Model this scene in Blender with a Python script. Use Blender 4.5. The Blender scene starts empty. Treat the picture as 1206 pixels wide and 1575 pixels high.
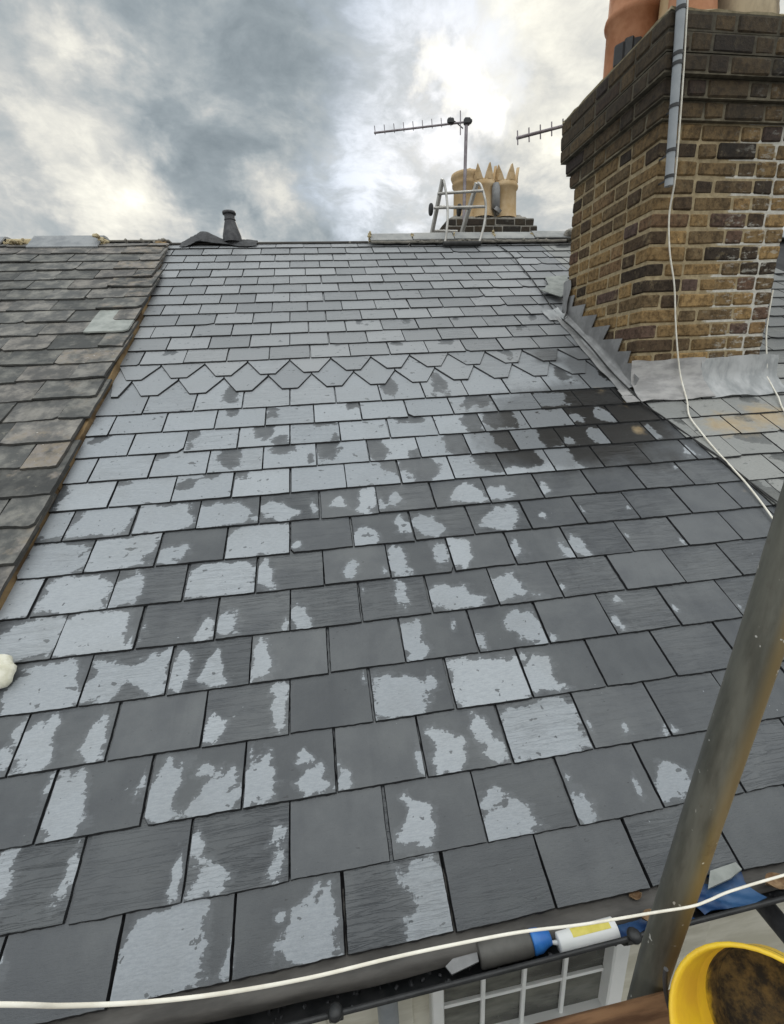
import bpy, math, random
import numpy as np
from mathutils import Vector, Matrix

random.seed(7)
rng = np.random.default_rng(11)
SC = bpy.context.scene
COL = SC.collection

# ------------------------------------------------------------------ camera, sky, sun, exposure
CAM = (0.80872, -0.65259, 1.24504)
cam_d = bpy.data.cameras.new("camera")
cam = bpy.data.objects.new("camera", cam_d)
COL.objects.link(cam)
RW = ((0.98754581, -0.15035355, -0.04633671), (-0.08833228, -0.28613849, -0.95410805), (0.13019482, 0.94631843, -0.29585594))
cm = Matrix(((RW[0][0], -RW[1][0], -RW[2][0], CAM[0]), (RW[0][1], -RW[1][1], -RW[2][1], CAM[1]),
             (RW[0][2], -RW[1][2], -RW[2][2], CAM[2]), (0, 0, 0, 1)))
cam.matrix_world = cm
cam_d.sensor_fit = 'VERTICAL'
cam_d.sensor_height = 24.0
cam_d.sensor_width = 24.0
cam_d.lens = 24.0 * 678.59 / 1575.0
cam_d.clip_start = 0.02
cam_d.clip_end = 3000.0
SC.camera = cam

SUN_DIR = Vector((0.246, 0.866, 0.435)).normalized()
SUN_EL = math.asin(SUN_DIR.z)
SUN_AZ = math.atan2(SUN_DIR.x, SUN_DIR.y)

SC.view_settings.view_transform = 'Standard'
SC.view_settings.look = 'None'
SC.view_settings.gamma = 1.0
SC.view_settings.use_curve_mapping = False
SC.view_settings.exposure = 0.0


class NT:
    """small helper round a node tree"""
    def __init__(self, nt):
        self.nt = nt

    def node(self, kind, props=None, **ins):
        nd = self.nt.nodes.new(kind)
        for k, v in (props or {}).items():
            setattr(nd, k, v)
        for k, v in ins.items():
            key = int(k[1:]) if k[0] == 'i' and k[1:].isdigit() else k.replace('_', ' ')
            self.put(nd.inputs[key], v)
        return nd

    def put(self, sock, v):
        if isinstance(v, bpy.types.NodeSocket):
            self.nt.links.new(v, sock)
        elif isinstance(v, bpy.types.Node):
            self.nt.links.new(v.outputs[0], sock)
        else:
            if hasattr(sock.default_value, '__len__') and hasattr(v, '__len__') and len(sock.default_value) == 4 and len(v) == 3:
                v = tuple(v) + (1.0,)
            sock.default_value = v

    def math(self, op, a, b=0.0, c=0.0, clamp=False):
        nd = self.nt.nodes.new('ShaderNodeMath')
        nd.operation = op
        nd.use_clamp = clamp
        self.put(nd.inputs[0], a)
        self.put(nd.inputs[1], b)
        if op in ('MULTIPLY_ADD', 'WRAP', 'CLAMP'):
            self.put(nd.inputs[2], c)
        return nd.outputs[0]

    def vmath(self, op, a, b=(0, 0, 0), scale=None):
        nd = self.nt.nodes.new('ShaderNodeVectorMath')
        nd.operation = op
        self.put(nd.inputs[0], a)
        if op != 'NORMALIZE':
            self.put(nd.inputs[1], b)
        if scale is not None:
            self.put(nd.inputs['Scale'], scale)
        return nd.outputs['Value'] if op in ('DOT_PRODUCT', 'LENGTH') else nd.outputs['Vector']

    def sstep(self, v, a, b, lo=0.0, hi=1.0, kind='SMOOTHSTEP'):
        nd = self.nt.nodes.new('ShaderNodeMapRange')
        nd.interpolation_type = kind
        self.put(nd.inputs['Value'], v)
        self.put(nd.inputs['From Min'], a)
        self.put(nd.inputs['From Max'], b)
        self.put(nd.inputs['To Min'], lo)
        self.put(nd.inputs['To Max'], hi)
        return nd.outputs['Result']

    def noise(self, vec, scale, detail=4.0, rough=0.55, distort=0.0, color=False):
        nd = self.node('ShaderNodeTexNoise', None, Vector=vec, Scale=scale, Detail=detail, Roughness=rough, Distortion=distort)
        return nd.outputs['Color' if color else 'Fac']

    def mix(self, fac, a, b, blend='MIX'):
        nd = self.nt.nodes.new('ShaderNodeMix')
        nd.data_type = 'RGBA'
        nd.blend_type = blend
        self.put(nd.inputs[0], fac)
        self.put(nd.inputs[6], a)
        self.put(nd.inputs[7], b)
        return nd.outputs[2]

    def ramp(self, fac, stops):
        nd = self.nt.nodes.new('ShaderNodeValToRGB')
        el = nd.color_ramp.elements
        while len(el) < len(stops):
            el.new(0.5)
        for e, (p, c) in zip(el, stops):
            e.position = p
            e.color = tuple(c) + (1.0,)
        self.put(nd.inputs[0], fac)
        return nd.outputs[0]

    def scale(self, vec, s):
        return self.vmath('MULTIPLY', vec, s)

    def attr(self, name, out='Fac'):
        nd = self.nt.nodes.new('ShaderNodeAttribute')
        nd.attribute_name = name
        return nd.outputs[out]


world = bpy.data.worlds.new("World")
SC.world = world
world.use_nodes = True
wt = world.node_tree
wt.nodes.clear()
W = NT(wt)
direction = wt.nodes.new('ShaderNodeTexCoord').outputs['Generated']
sky = W.node('ShaderNodeTexSky', dict(sky_type='NISHITA', sun_disc=False, sun_elevation=SUN_EL, sun_rotation=SUN_AZ, air_density=1.0, dust_density=1.5))
sep = W.node('ShaderNodeSeparateXYZ', None, i0=direction)
dz = W.math('MAXIMUM', sep.outputs[2], 0.0)
flat = W.vmath('SCALE', direction, scale=W.math('DIVIDE', 1.0, W.math('ADD', dz, 0.28)))
warp = W.noise(flat, 1.3, 5, 0.55, 0.0, True)
flat2 = W.vmath('ADD', flat, W.vmath('SCALE', W.vmath('SUBTRACT', warp, (0.5, 0.5, 0.5)), scale=0.75))
streak = W.node('ShaderNodeMapping', None, Vector=flat2, Rotation=(0, 0, math.radians(35)), Scale=(0.75, 1.5, 1.0))
n_big = W.noise(streak.outputs[0], 1.35, 7, 0.58)
flat3 = W.vmath('ADD', flat, W.vmath('SCALE', W.vmath('SUBTRACT', warp, (0.5, 0.5, 0.5)), scale=0.28))
n_fine = W.noise(flat3, 4.6, 10, 0.62, 0.25)
wd = W.vmath('NORMALIZE', W.vmath('ADD', direction, W.vmath('SCALE', W.vmath('SUBTRACT', W.noise(direction, 4.2, 6, 0.62, 0.2, True), (0.5, 0.5, 0.5)), scale=0.42)))
lum = W.math('ADD', 0.63, W.math('ADD', W.math('MULTIPLY', W.math('SUBTRACT', n_big, 0.5), 1.15), W.math('MULTIPLY', W.math('SUBTRACT', n_fine, 0.5), 1.30)))
n_puff = W.noise(flat3, 10.5, 7, 0.62, 0.0)
lum = W.math('ADD', lum, W.math('MULTIPLY', W.math('SUBTRACT', n_puff, 0.5), W.sstep(lum, 0.45, 0.85, 0.15, 0.75)))


def blob(d, size_deg, amp):
    v = Vector(d).normalized()
    dt = W.vmath('DOT_PRODUCT', wd, tuple(v))
    return W.sstep(dt, math.cos(math.radians(size_deg)), 1.0, 0.0, amp)


for d, s, a in (
        ((-0.114, 0.903, 0.413), 24, -0.19), ((0.036, 0.944, 0.329), 19, -0.19), ((-0.189, 0.931, 0.313), 14, -0.06),
        ((-0.02, 0.86, 0.50), 14, -0.06),
        ((-0.36, 0.82, 0.45), 8, 0.16), ((-0.305, 0.874, 0.379), 8, 0.34), ((-0.29, 0.919, 0.266), 7, 0.38),
        ((-0.039, 0.956, 0.285), 6, 0.42), ((0.246, 0.866, 0.435), 12, 0.10), ((0.246, 0.866, 0.435), 4.5, 0.75),
        ((0.396, 0.79, 0.469), 12, 0.30), ((0.399, 0.865, 0.304), 14, -0.06)):
    lum = W.math('ADD', lum, blob(d, s, a))
lum = W.math('DIVIDE', lum, 1.6)
cloud = W.ramp(lum, [(0.0, (0.24, 0.285, 0.315)), (0.16, (0.335, 0.385, 0.415)), (0.30, (0.455, 0.495, 0.51)), (0.42, (0.59, 0.605, 0.595)),
                     (0.56, (0.80, 0.79, 0.73)), (0.70, (0.98, 0.96, 0.86)), (1.0, (1.5, 1.42, 1.25))])
gap = blob((0.189, 0.842, 0.506), 12, 1.0)
for d, s, a in (((0.154, 0.923, 0.352), 10, 1.0), ((0.086, 0.914, 0.395), 7, 0.45), ((0.17, 0.93, 0.31), 7, 0.6), ((0.6, 0.3, 0.75), 20, 0.6), ((-0.7, -0.3, 0.6), 22, 0.6)):
    gap = W.math('MAXIMUM', gap, blob(d, s, a))
gap = W.math('MULTIPLY', gap, W.sstep(n_fine, 0.38, 0.60, 1.0, 0.25))
blue = W.mix(0.75, W.node('ShaderNodeVectorMath', dict(operation='SCALE'), i0=sky.outputs[0], Scale=0.09).outputs[0], (0.54, 0.69, 0.88))
col = W.mix(gap, cloud, blue)
# an overcast sky is brightest overhead and behind the viewer
boost = W.math('ADD', 1.0, W.math('ADD', W.sstep(sep.outputs[2], 0.56, 0.86, 0.0, 1.5), W.sstep(sep.outputs[1], 0.25, -0.35, 0.0, 0.8)))
col = W.vmath('SCALE', col, scale=W.math('MULTIPLY', boost, 10.0))
bg = W.node('ShaderNodeBackground', None, Color=col, Strength=0.1)
wo = wt.nodes.new('ShaderNodeOutputWorld')
wt.links.new(bg.outputs[0], wo.inputs[0])

sun_d = bpy.data.lights.new("sun", 'SUN')
sun_d.energy = 1.0
sun_d.angle = math.radians(12)
sun_d.color = (1.0, 0.95, 0.86)
sun = bpy.data.objects.new("sun", sun_d)
COL.objects.link(sun)
sun.rotation_euler = (-SUN_DIR).to_track_quat('-Z', 'Y').to_euler()

# dry patches on the slates: (u, v, half width, half height) in metres on the roof
PATCH=[(0.345, 0.09, 0.083, 0.074), (0.687, 0.08, 0.06, 0.065), (0.949, 0.079, 0.061, 0.083), (0.493, 0.046, 0.008, 0.023), (0.006, 0.123, 0.008, 0.03), (0.598, 0.105, 0.009, 0.009), (-0.059, 0.282, 0.028, 0.074), (0.108, 0.263, 0.017, 0.044), (0.39, 0.271, 0.019, 0.033), (0.429, 0.201, 0.05, 0.035), (0.595, 0.263, 0.018, 0.023), (0.596, 0.207, 0.016, 0.031), (0.95, 0.234, 0.045, 0.051), (0.355, 0.219, 0.009, 0.037), (1.197, 0.198, 0.069, 0.043), (1.167, 0.262, 0.03, 0.015), (1.402, 0.21, 0.025, 0.036), (1.677, 0.221, 0.053, 0.045), (0.044, 0.413, 0.052, 0.081), (-0.008, 0.451, 0.011, 0.038), (0.294, 0.399, 0.045, 0.073), (0.442, 0.38, 0.056, 0.052), (0.393, 0.442, 0.017, 0.013), (0.54, 0.401, 0.042, 0.067), (0.69, 0.371, 0.035, 0.032), (0.668, 0.431, 0.015, 0.017), (0.769, 0.359, 0.016, 0.032), (0.99, 0.367, 0.009, 0.03), (1.067, 0.392, 0.047, 0.061), (1.186, 0.431, 0.024, 0.037), (1.213, 0.377, 0.028, 0.032), (1.359, 0.399, 0.12, 0.077), (1.741, 0.351, 0.011, 0.019), (1.769, 0.347, 0.011, 0.009), (-0.153, 0.554, 0.02, 0.036), (-0.136, 0.625, 0.019, 0.034), (-0.073, 0.577, 0.051, 0.072), (0.08, 0.562, 0.029, 0.056), (0.403, 0.547, 0.029, 0.036), (0.597, 0.638, 0.022, 0.025), (0.594, 0.572, 0.019, 0.05), (0.95, 0.554, 0.082, 0.066), (1.069, 0.599, 0.019, 0.028), (1.248, 0.568, 0.126, 0.074), (1.427, 0.56, 0.056, 0.058), (-0.118, 0.731, 0.091, 0.076), (0.055, 0.741, 0.057, 0.066), (0.199, 0.739, 0.06, 0.072), (0.277, 0.737, 0.03, 0.068), (0.386, 0.726, 0.032, 0.049), (0.533, 0.734, 0.033, 0.058), (1.036, 0.738, 0.041, 0.067), (1.264, 0.707, 0.019, 0.034), (1.451, 0.744, 0.066, 0.071), (1.515, 0.685, 0.012, 0.015), (1.776, 0.708, 0.018, 0.031), (-0.22, 0.914, 0.098, 0.074), (-0.029, 0.909, 0.115, 0.076), (0.342, 0.873, 0.017, 0.039), (0.409, 0.889, 0.035, 0.047), (0.66, 0.88, 0.031, 0.051), (0.134, 0.861, 0.01, 0.016), (0.139, 0.908, 0.01, 0.012), (1.026, 0.934, 0.02, 0.054), (1.21, 0.887, 0.081, 0.044), (1.433, 0.895, 0.077, 0.058), (1.636, 0.877, 0.008, 0.012), (-0.3, 1.08, 0.084, 0.072), (-0.119, 1.078, 0.108, 0.073), (0.049, 1.075, 0.053, 0.067), (0.374, 1.067, 0.123, 0.069), (0.531, 1.07, 0.031, 0.056), (0.854, 1.052, 0.025, 0.033), (0.982, 1.033, 0.01, 0.021), (1.042, 1.09, 0.039, 0.077), (1.211, 1.085, 0.035, 0.052), (1.282, 1.092, 0.046, 0.072), (1.52, 1.069, 0.025, 0.053), (1.72, 1.044, 0.023, 0.04), (1.784, 1.059, 0.037, 0.051), (-0.247, 1.244, 0.109, 0.079), (-0.017, 1.246, 0.117, 0.076), (0.183, 1.214, 0.057, 0.044), (0.499, 1.246, 0.122, 0.081), (0.653, 1.194, 0.015, 0.016), (0.923, 1.221, 0.048, 0.049), (1.09, 1.25, 0.028, 0.058), (1.194, 1.241, 0.062, 0.065), (1.527, 1.237, 0.076, 0.064), (1.702, 1.231, 0.015, 0.015), (-0.306, 1.427, 0.092, 0.07), (-0.126, 1.419, 0.099, 0.078), (0.094, 1.41, 0.117, 0.079), (0.342, 1.395, 0.094, 0.059), (0.476, 1.36, 0.013, 0.015), (0.568, 1.397, 0.068, 0.057), (0.726, 1.386, 0.014, 0.042), (0.836, 1.415, 0.025, 0.035), (0.959, 1.417, 0.037, 0.076), (1.019, 1.37, 0.02, 0.027), (1.08, 1.414, 0.02, 0.04), (1.418, 1.395, 0.073, 0.062), (1.548, 1.392, 0.059, 0.042), (1.774, 1.387, 0.025, 0.043)]
PATCH_HI=[(2.003, 1.898, 0.135, 0.077), (2.159, 1.899, 0.038, 0.054), (2.328, 1.907, 0.054, 0.073), (2.036, 1.71, 0.032, 0.043), (2.209, 1.745, 0.048, 0.072), (1.883, 1.541, 0.027, 0.038), (2.16, 1.467, 0.017, 0.019), (2.128, 1.25, 0.025, 0.061), (2.229, 1.414, 0.024, 0.068), (2.624, 1.557, 0.029, 0.041), (2.72, 1.423, 0.072, 0.067), (2.508, 1.73, 0.061, 0.067), (2.5, 1.139, 0.032, 0.02), (2.08, 2.076, 0.095, 0.065)]

# ------------------------------------------------------------------ roof frame
PITCH = math.radians(31)
CP, SP = math.cos(PITCH), math.sin(PITCH)
SW, SG = 0.25, 0.16619            # slate width and exposed height
VR = 28.9 * SG                    # slope length to the ridge


def rp(u, v, n=0.0):
    return Vector((u, v * CP - n * SP, v * SP + n * CP))


RIDGE = rp(0, VR)

# ------------------------------------------------------------------ scene graph helpers
def tag(o, label, cat, group=None, kind=None):
    o['label'] = label
    o['category'] = cat
    if group:
        o['group'] = group
    if kind:
        o['kind'] = kind
    return o


def thing(name, label, cat, loc=(0, 0, 0), group=None):
    o = bpy.data.objects.new(name, None)
    o.empty_display_size = 0.1
    COL.objects.link(o)
    o.location = loc
    return tag(o, label, cat, group)


def link(name, me, material, parent=None, label=None):
    o = bpy.data.objects.new(name, me)
    COL.objects.link(o)
    if material is not None and not me.materials:
        me.materials.append(material)
    if parent is not None:
        o.parent = parent
        if parent.parent is None:           # parts carry no offset of their own
            o.matrix_parent_inverse = Matrix.Translation(-parent.location)
    if label:
        o['label'] = label
    return o


def setattr_f(me, name, vals):
    a = me.attributes.new(name, 'FLOAT', 'POINT')
    a.data.foreach_set('value', np.asarray(vals, dtype=np.float32))


class MB:
    def __init__(self):
        self.v, self.f, self.s, self.a = [], [], [], []
        self.cur = 0.0

    def add(self, vs, fs, smooth=False):
        b = len(self.v)
        self.v += [tuple(x) for x in vs]
        self.a += [self.cur] * len(vs)
        for q in fs:
            self.f.append(tuple(i + b for i in q))
            self.s.append(smooth)

    def box(self, c, size, ax=None, bev=0.0, jit=0.0):
        """box centred at c; ax = three unit vectors; bev = chamfer"""
        ax = ax or (Vector((1, 0, 0)), Vector((0, 1, 0)), Vector((0, 0, 1)))
        h = [s / 2 for s in size]
        c = Vector(c)
        if bev <= 0:
            vs = [c + ax[0] * (h[0] * i) + ax[1] * (h[1] * j) + ax[2] * (h[2] * k) for i in (-1, 1) for j in (-1, 1) for k in (-1, 1)]
            fs = [(0, 1, 3, 2), (4, 6, 7, 5), (0, 4, 5, 1), (2, 3, 7, 6), (0, 2, 6, 4), (1, 5, 7, 3)]
            self.add(vs, fs)
            return
        b = min(bev, min(h) * 0.9)
        vs, idx = [], {}
        for i in (-1, 1):
            for j in (-1, 1):
                for k in (-1, 1):
                    jj = [random.uniform(-jit, jit) for _ in range(3)]
                    for a in range(3):
                        e = [h[0] * i + jj[0], h[1] * j + jj[1], h[2] * k + jj[2]]
                        for m, sg in enumerate((i, j, k)):
                            if m != a:
                                e[m] -= sg * b
                        idx[(i, j, k, a)] = len(vs)
                        vs.append(c + ax[0] * e[0] + ax[1] * e[1] + ax[2] * e[2])
        fs = []
        for a in range(3):
            o1, o2 = [(1, 2), (2, 0), (0, 1)][a]
            for s in (-1, 1):
                q = []
                for (p, r) in ((-1, -1), (1, -1), (1, 1), (-1, 1)):
                    key = [0, 0, 0]
                    key[a], key[o1], key[o2] = s, p, r
                    q.append(idx[(key[0], key[1], key[2], a)])
                fs.append(tuple(q) if s > 0 else tuple(reversed(q)))
        for a in range(3):
            o1, o2 = [(1, 2), (2, 0), (0, 1)][a]
            for p in (-1, 1):
                for r in (-1, 1):
                    q = []
                    for s in (-1, 1):
                        key = [0, 0, 0]
                        key[a], key[o1], key[o2] = s, p, r
                        q.append((idx[tuple(key) + (o1,)], idx[tuple(key) + (o2,)]))
                    fs.append((q[0][0], q[1][0], q[1][1], q[0][1]) if p * r > 0 else (q[0][1], q[1][1], q[1][0], q[0][0]))
        for i in (-1, 1):
            for j in (-1, 1):
                for k in (-1, 1):
                    t = tuple(idx[(i, j, k, a)] for a in range(3))
                    fs.append(t if i * j * k > 0 else tuple(reversed(t)))
        self.add(vs, fs)

    def tube(self, pts, r, seg=12, caps=True, smooth=True):
        pts = [Vector(p) for p in pts]
        rs = r if hasattr(r, '__len__') else [r] * len(pts)
        t0 = (pts[1] - pts[0]).normalized()
        up = Vector((0, 0, 1)) if abs(t0.z) < 0.9 else Vector((1, 0, 0))
        nrm = t0.cross(up).normalized()
        vs = []
        for i, p in enumerate(pts):
            a = pts[max(i - 1, 0)]
            b = pts[min(i + 1, len(pts) - 1)]
            t = (b - a).normalized()
            nrm = (nrm - t * nrm.dot(t)).normalized()
            bi = t.cross(nrm)
            for k in range(seg):
                th = 2 * math.pi * k / seg
                vs.append(p + (nrm * math.cos(th) + bi * math.sin(th)) * rs[i])
        fs = []
        for i in range(len(pts) - 1):
            for k in range(seg):
                k2 = (k + 1) % seg
                fs.append((i * seg + k, i * seg + k2, (i + 1) * seg + k2, (i + 1) * seg + k))
        self.add(vs, fs, smooth)
        if caps:
            self.add(vs[:seg], [tuple(reversed(range(seg)))])
            self.add(vs[-seg:], [tuple(range(seg))])

    def lathe(self, prof, seg=28, base=(0, 0, 0), ax=None, smooth=True, wob=0.0):
        """prof = [(r, h)...] turned round the third axis"""
        ax = ax or (Vector((1, 0, 0)), Vector((0, 1, 0)), Vector((0, 0, 1)))
        base = Vector(base)
        vs = []
        for (r, h) in prof:
            for k in range(seg):
                th = 2 * math.pi * k / seg
                rr = r * (1 + wob * math.sin(3 * th + h * 20))
                vs.append(base + ax[0] * (rr * math.cos(th)) + ax[1] * (rr * math.sin(th)) + ax[2] * h)
        fs = []
        for i in range(len(prof) - 1):
            for k in range(seg):
                k2 = (k + 1) % seg
                fs.append((i * seg + k, i * seg + k2, (i + 1) * seg + k2, (i + 1) * seg + k))
        self.add(vs, fs, smooth)

    def grid(self, P, smooth=True, thick=0.0):
        """P = rows of points; thick gives the sheet an underside and edges"""
        n, m = len(P), len(P[0])
        vs = [Vector(p) for row in P for p in row]
        fs = [(i * m + j, i * m + j + 1, (i + 1) * m + j + 1, (i + 1) * m + j) for i in range(n - 1) for j in range(m - 1)]
        if thick:
            nv = len(vs)
            nr = []
            for i in range(n):
                for j in range(m):
                    a = vs[i * m + min(j + 1, m - 1)] - vs[i * m + max(j - 1, 0)]
                    b = vs[min(i + 1, n - 1) * m + j] - vs[max(i - 1, 0) * m + j]
                    q = a.cross(b)
                    nr.append(q.normalized() if q.length > 1e-9 else Vector((0, 0, 1)))
            self.add(vs, fs, smooth)
            lo = [v - q * thick for v, q in zip(vs, nr)]
            self.add(lo, [tuple(reversed(f)) for f in fs], smooth)
            loop = [j for j in range(m)] + [i * m + m - 1 for i in range(1, n)] + [(n - 1) * m + j for j in range(m - 2, -1, -1)] + [i * m for i in range(n - 2, 0, -1)]
            ring = [vs[i] for i in loop] + [lo[i] for i in loop]
            L = len(loop)
            self.add(ring, [(k, L + k, L + (k + 1) % L, (k + 1) % L) for k in range(L)])
        else:
            self.add(vs, fs, smooth)

    def prism(self, poly, axis_pts, smooth=False):
        """poly = list of (a, b); axis_pts = function (a, b, t) -> point, t 0..1"""
        n = len(poly)
        vs = [axis_pts(a, b, 0) for a, b in poly] + [axis_pts(a, b, 1) for a, b in poly]
        fs = [(k, (k + 1) % n, n + (k + 1) % n, n + k) for k in range(n)]
        self.add(vs, fs, smooth)
        self.add(vs[:n], [tuple(reversed(range(n)))])
        self.add(vs[n:], [tuple(range(n))])

    def build(self, name, material, parent=None, label=None, attr=False):
        me = bpy.data.meshes.new(name)
        me.from_pydata(self.v, [], self.f)
        me.polygons.foreach_set('use_smooth', self.s)
        if attr:
            setattr_f(me, 'rnd', self.a)
        me.update()
        return link(name, me, material, parent, label)


def spline(pts, n=8):
    pts = [Vector(p) for p in pts]
    out = []
    for i in range(len(pts) - 1):
        p0, p1, p2, p3 = pts[max(i - 1, 0)], pts[i], pts[i + 1], pts[min(i + 2, len(pts) - 1)]
        for k in range(n):
            t = k / n
            out.append(0.5 * ((2 * p1) + (p2 - p0) * t + (2 * p0 - 5 * p1 + 4 * p2 - p3) * t * t + (3 * p1 - p0 - 3 * p2 + p3) * t ** 3))
    out.append(pts[-1])
    return out

# ------------------------------------------------------------------ materials
def material(name):
    m = bpy.data.materials.new(name)
    m.use_nodes = True
    nt = m.node_tree
    b = nt.nodes['Principled BSDF']
    return m, NT(nt), b


def bump(T, b, height, strength=0.3, dist=0.01):
    nd = T.node('ShaderNodeBump', None, Height=height, Strength=strength, Distance=dist)
    T.put(b.inputs['Normal'], nd.outputs[0])


def coords(T):
    return T.nt.nodes.new('ShaderNodeTexCoord').outputs['Object']


def simple(name, c1, c2, rough=0.6, scale=8.0, metal=0.0, bumpv=0.15, stretch=(1, 1, 1), r2=None, detail=6, lo=0.35, hi=0.65, spec=0.5):
    m, T, b = material(name)
    v = T.scale(coords(T), stretch)
    n = T.noise(v, scale, detail, 0.6)
    T.put(b.inputs['Base Color'], T.mix(T.sstep(n, lo, hi), c1, c2))
    n2 = T.noise(v, scale * 5, 4, 0.6)
    T.put(b.inputs['Roughness'], T.sstep(n2, 0.3, 0.7, rough, r2 if r2 is not None else min(1.0, rough + 0.12)))
    b.inputs['Metallic'].default_value = metal
    b.inputs['Specular IOR Level'].default_value = spec
    if bumpv:
        bump(T, b, T.math('ADD', n, T.math('MULTIPLY', n2, 0.5)), bumpv, 0.004)
    return m


def slate_material(name, wet1, wet2, dry1, dry2, rust=(0.30, 0.19, 0.08)):
    m, T, b = material(name)
    uv = T.attr('ruv', 'Vector')
    rnd = T.attr('rnd')
    dry = T.attr('dry')
    nA = T.noise(uv, 22, 7, 0.68, 0.2)
    nB = T.noise(T.scale(uv, (30, 150, 1)), 1.0, 4, 0.6)
    nE = T.noise(uv, 7, 2, 0.5)
    edge = T.math('ADD', dry, T.math('ADD', T.math('MULTIPLY', T.math('SUBTRACT', nA, 0.5), 0.085),
                                     T.math('ADD', T.math('MULTIPLY', T.math('SUBTRACT', nB, 0.5), 0.034), T.math('MULTIPLY', T.math('SUBTRACT', nE, 0.5), 0.05))))
    mask = T.sstep(edge, -0.0036, 0.0030)
    pit = T.noise(uv, 46, 3, 0.5)
    mask = T.math('MULTIPLY', mask, T.sstep(pit, 0.69, 0.705, 1.0, 0.0))
    mask = T.math('MULTIPLY', mask, T.sstep(T.noise(T.scale(uv, (18, 30, 1)), 1.0, 3, 0.5), 0.685, 0.70, 1.0, 0.0))
    spl = T.noise(uv, 70, 2, 0.5)            # tiny dry specks on the wet parts
    mask = T.math('MAXIMUM', mask, T.math('MULTIPLY', T.sstep(spl, 0.765, 0.775), T.sstep(nE, 0.5, 0.6)))
    fine = T.noise(T.scale(uv, (60, 260, 1)), 1.0, 6, 0.7)
    grain = T.noise(uv, 300, 3, 0.7)
    ton = T.noise(uv, 5.5, 5, 0.6)
    wet = T.mix(rnd, wet1, wet2)
    wet = T.mix(T.sstep(ton, 0.3, 0.7), T.scale(wet, (0.84, 0.84, 0.86)), T.scale(wet, (1.34, 1.31, 1.26)))
    drag = T.noise(T.scale(uv, (16, 2.2, 1)), 1.0, 4, 0.55)
    wet = T.mix(T.math('MULTIPLY', T.sstep(drag, 0.52, 0.75), 0.6), wet, T.scale(wet, (0.72, 0.73, 0.76)))
    chipm = T.noise(T.scale(uv, (48, 110, 1)), 1.0, 3, 0.5)
    wet = T.mix(T.math('MULTIPLY', T.sstep(chipm, 0.69, 0.73), T.sstep(nE, 0.47, 0.56)), wet, T.scale(wet, (0.40, 0.40, 0.42)))
    hue = T.sstep(T.math('FRACT', T.math('MULTIPLY', rnd, 7.31)), 0.0, 1.0)
    wet = T.mix(T.math('MULTIPLY', hue, 0.30), wet, T.mix(0.5, wet, (0.095, 0.10, 0.108)))
    dr = T.mix(T.math('FRACT', T.math('MULTIPLY', rnd, 3.7)), dry1, dry2)
    dr = T.mix(T.sstep(fine, 0.3, 0.75), dr, T.scale(dr, (0.80, 0.81, 0.82)))
    dr = T.mix(T.math('MULTIPLY', T.sstep(ton, 0.45, 0.72), 0.55), dr, T.scale(dr, (0.86, 0.85, 0.83)))
    tone = T.attr('tone')
    dr = T.mix(T.math('MULTIPLY', tone, 0.9), dr, T.mix(rnd, (0.170, 0.177, 0.186), (0.290, 0.298, 0.309)))
    half = T.math('MULTIPLY', T.sstep(edge, -0.022, -0.002), 0.15)     # damp margin, neither wet nor dry
    c = T.mix(T.math('MAXIMUM', mask, half), wet, dr)
    c = T.mix(T.math('MULTIPLY', T.sstep(grain, 0.3, 0.7), 0.25), c, T.scale(c, (0.72, 0.72, 0.72)))
    # faint tide lines where the slate dried
    rim = T.math('MULTIPLY', T.sstep(edge, -0.012, -0.002), T.sstep(edge, -0.002, 0.0, 1.0, 0.0))
    c = T.mix(T.math('MULTIPLY', rim, 0.35), c, T.scale(c, (0.6, 0.6, 0.62)))
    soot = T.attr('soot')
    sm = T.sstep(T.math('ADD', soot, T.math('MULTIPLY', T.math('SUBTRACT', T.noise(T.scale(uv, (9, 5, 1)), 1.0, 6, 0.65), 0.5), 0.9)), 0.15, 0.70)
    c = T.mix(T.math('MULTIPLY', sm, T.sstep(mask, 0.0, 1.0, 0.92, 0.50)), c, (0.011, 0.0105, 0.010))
    rs = T.attr('rust')
    rm = T.sstep(T.math('ADD', rs, T.math('MULTIPLY', T.math('SUBTRACT', T.noise(uv, 11, 6, 0.7), 0.5), 1.3)), 0.35, 0.9)
    rcol = T.mix(T.noise(uv, 24, 4, 0.6), rust, (0.48, 0.40, 0.26))
    c = T.mix(T.math('MULTIPLY', rm, 0.75), c, rcol)
    c = T.mix(T.attr('edge'), c, (0.016, 0.0165, 0.018))       # bevels coloured dark to paint in the shade under tails and in seams
    T.put(b.inputs['Base Color'], c)
    T.put(b.inputs['Roughness'], T.math('ADD', T.sstep(mask, 0.0, 1.0, 0.29, T.sstep(tone, 0.0, 1.0, 0.58, 0.38)), T.math('MULTIPLY', fine, 0.10)))
    T.put(b.inputs['Specular IOR Level'], T.sstep(mask, 0.0, 1.0, 0.50, 0.42))
    riv = T.noise(T.scale(uv, (5, 26, 1)), 1.0, 3, 0.5, 0.6)
    amt = T.sstep(T.math('FRACT', T.math('MULTIPLY', rnd, 5.13)), 0.35, 1.0, 0.15, 1.1)
    lines = T.noise(T.scale(uv, (5, 62, 1)), 1.0, 3, 0.55, 1.1)
    groove = T.math('MULTIPLY', T.sstep(T.math('ABSOLUTE', T.math('SUBTRACT', lines, 0.5)), 0.0, 0.045, 1.0, 0.0), T.math('MULTIPLY', T.sstep(amt, 0.2, 1.1), 0.30))
    h = T.math('ADD', T.math('ADD', T.math('MULTIPLY', groove, -0.45), T.math('MULTIPLY', T.math('MULTIPLY', riv, amt), 1.8)), T.math('ADD', T.math('MULTIPLY', fine, 0.22), T.math('MULTIPLY', nA, 0.30)))
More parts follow.
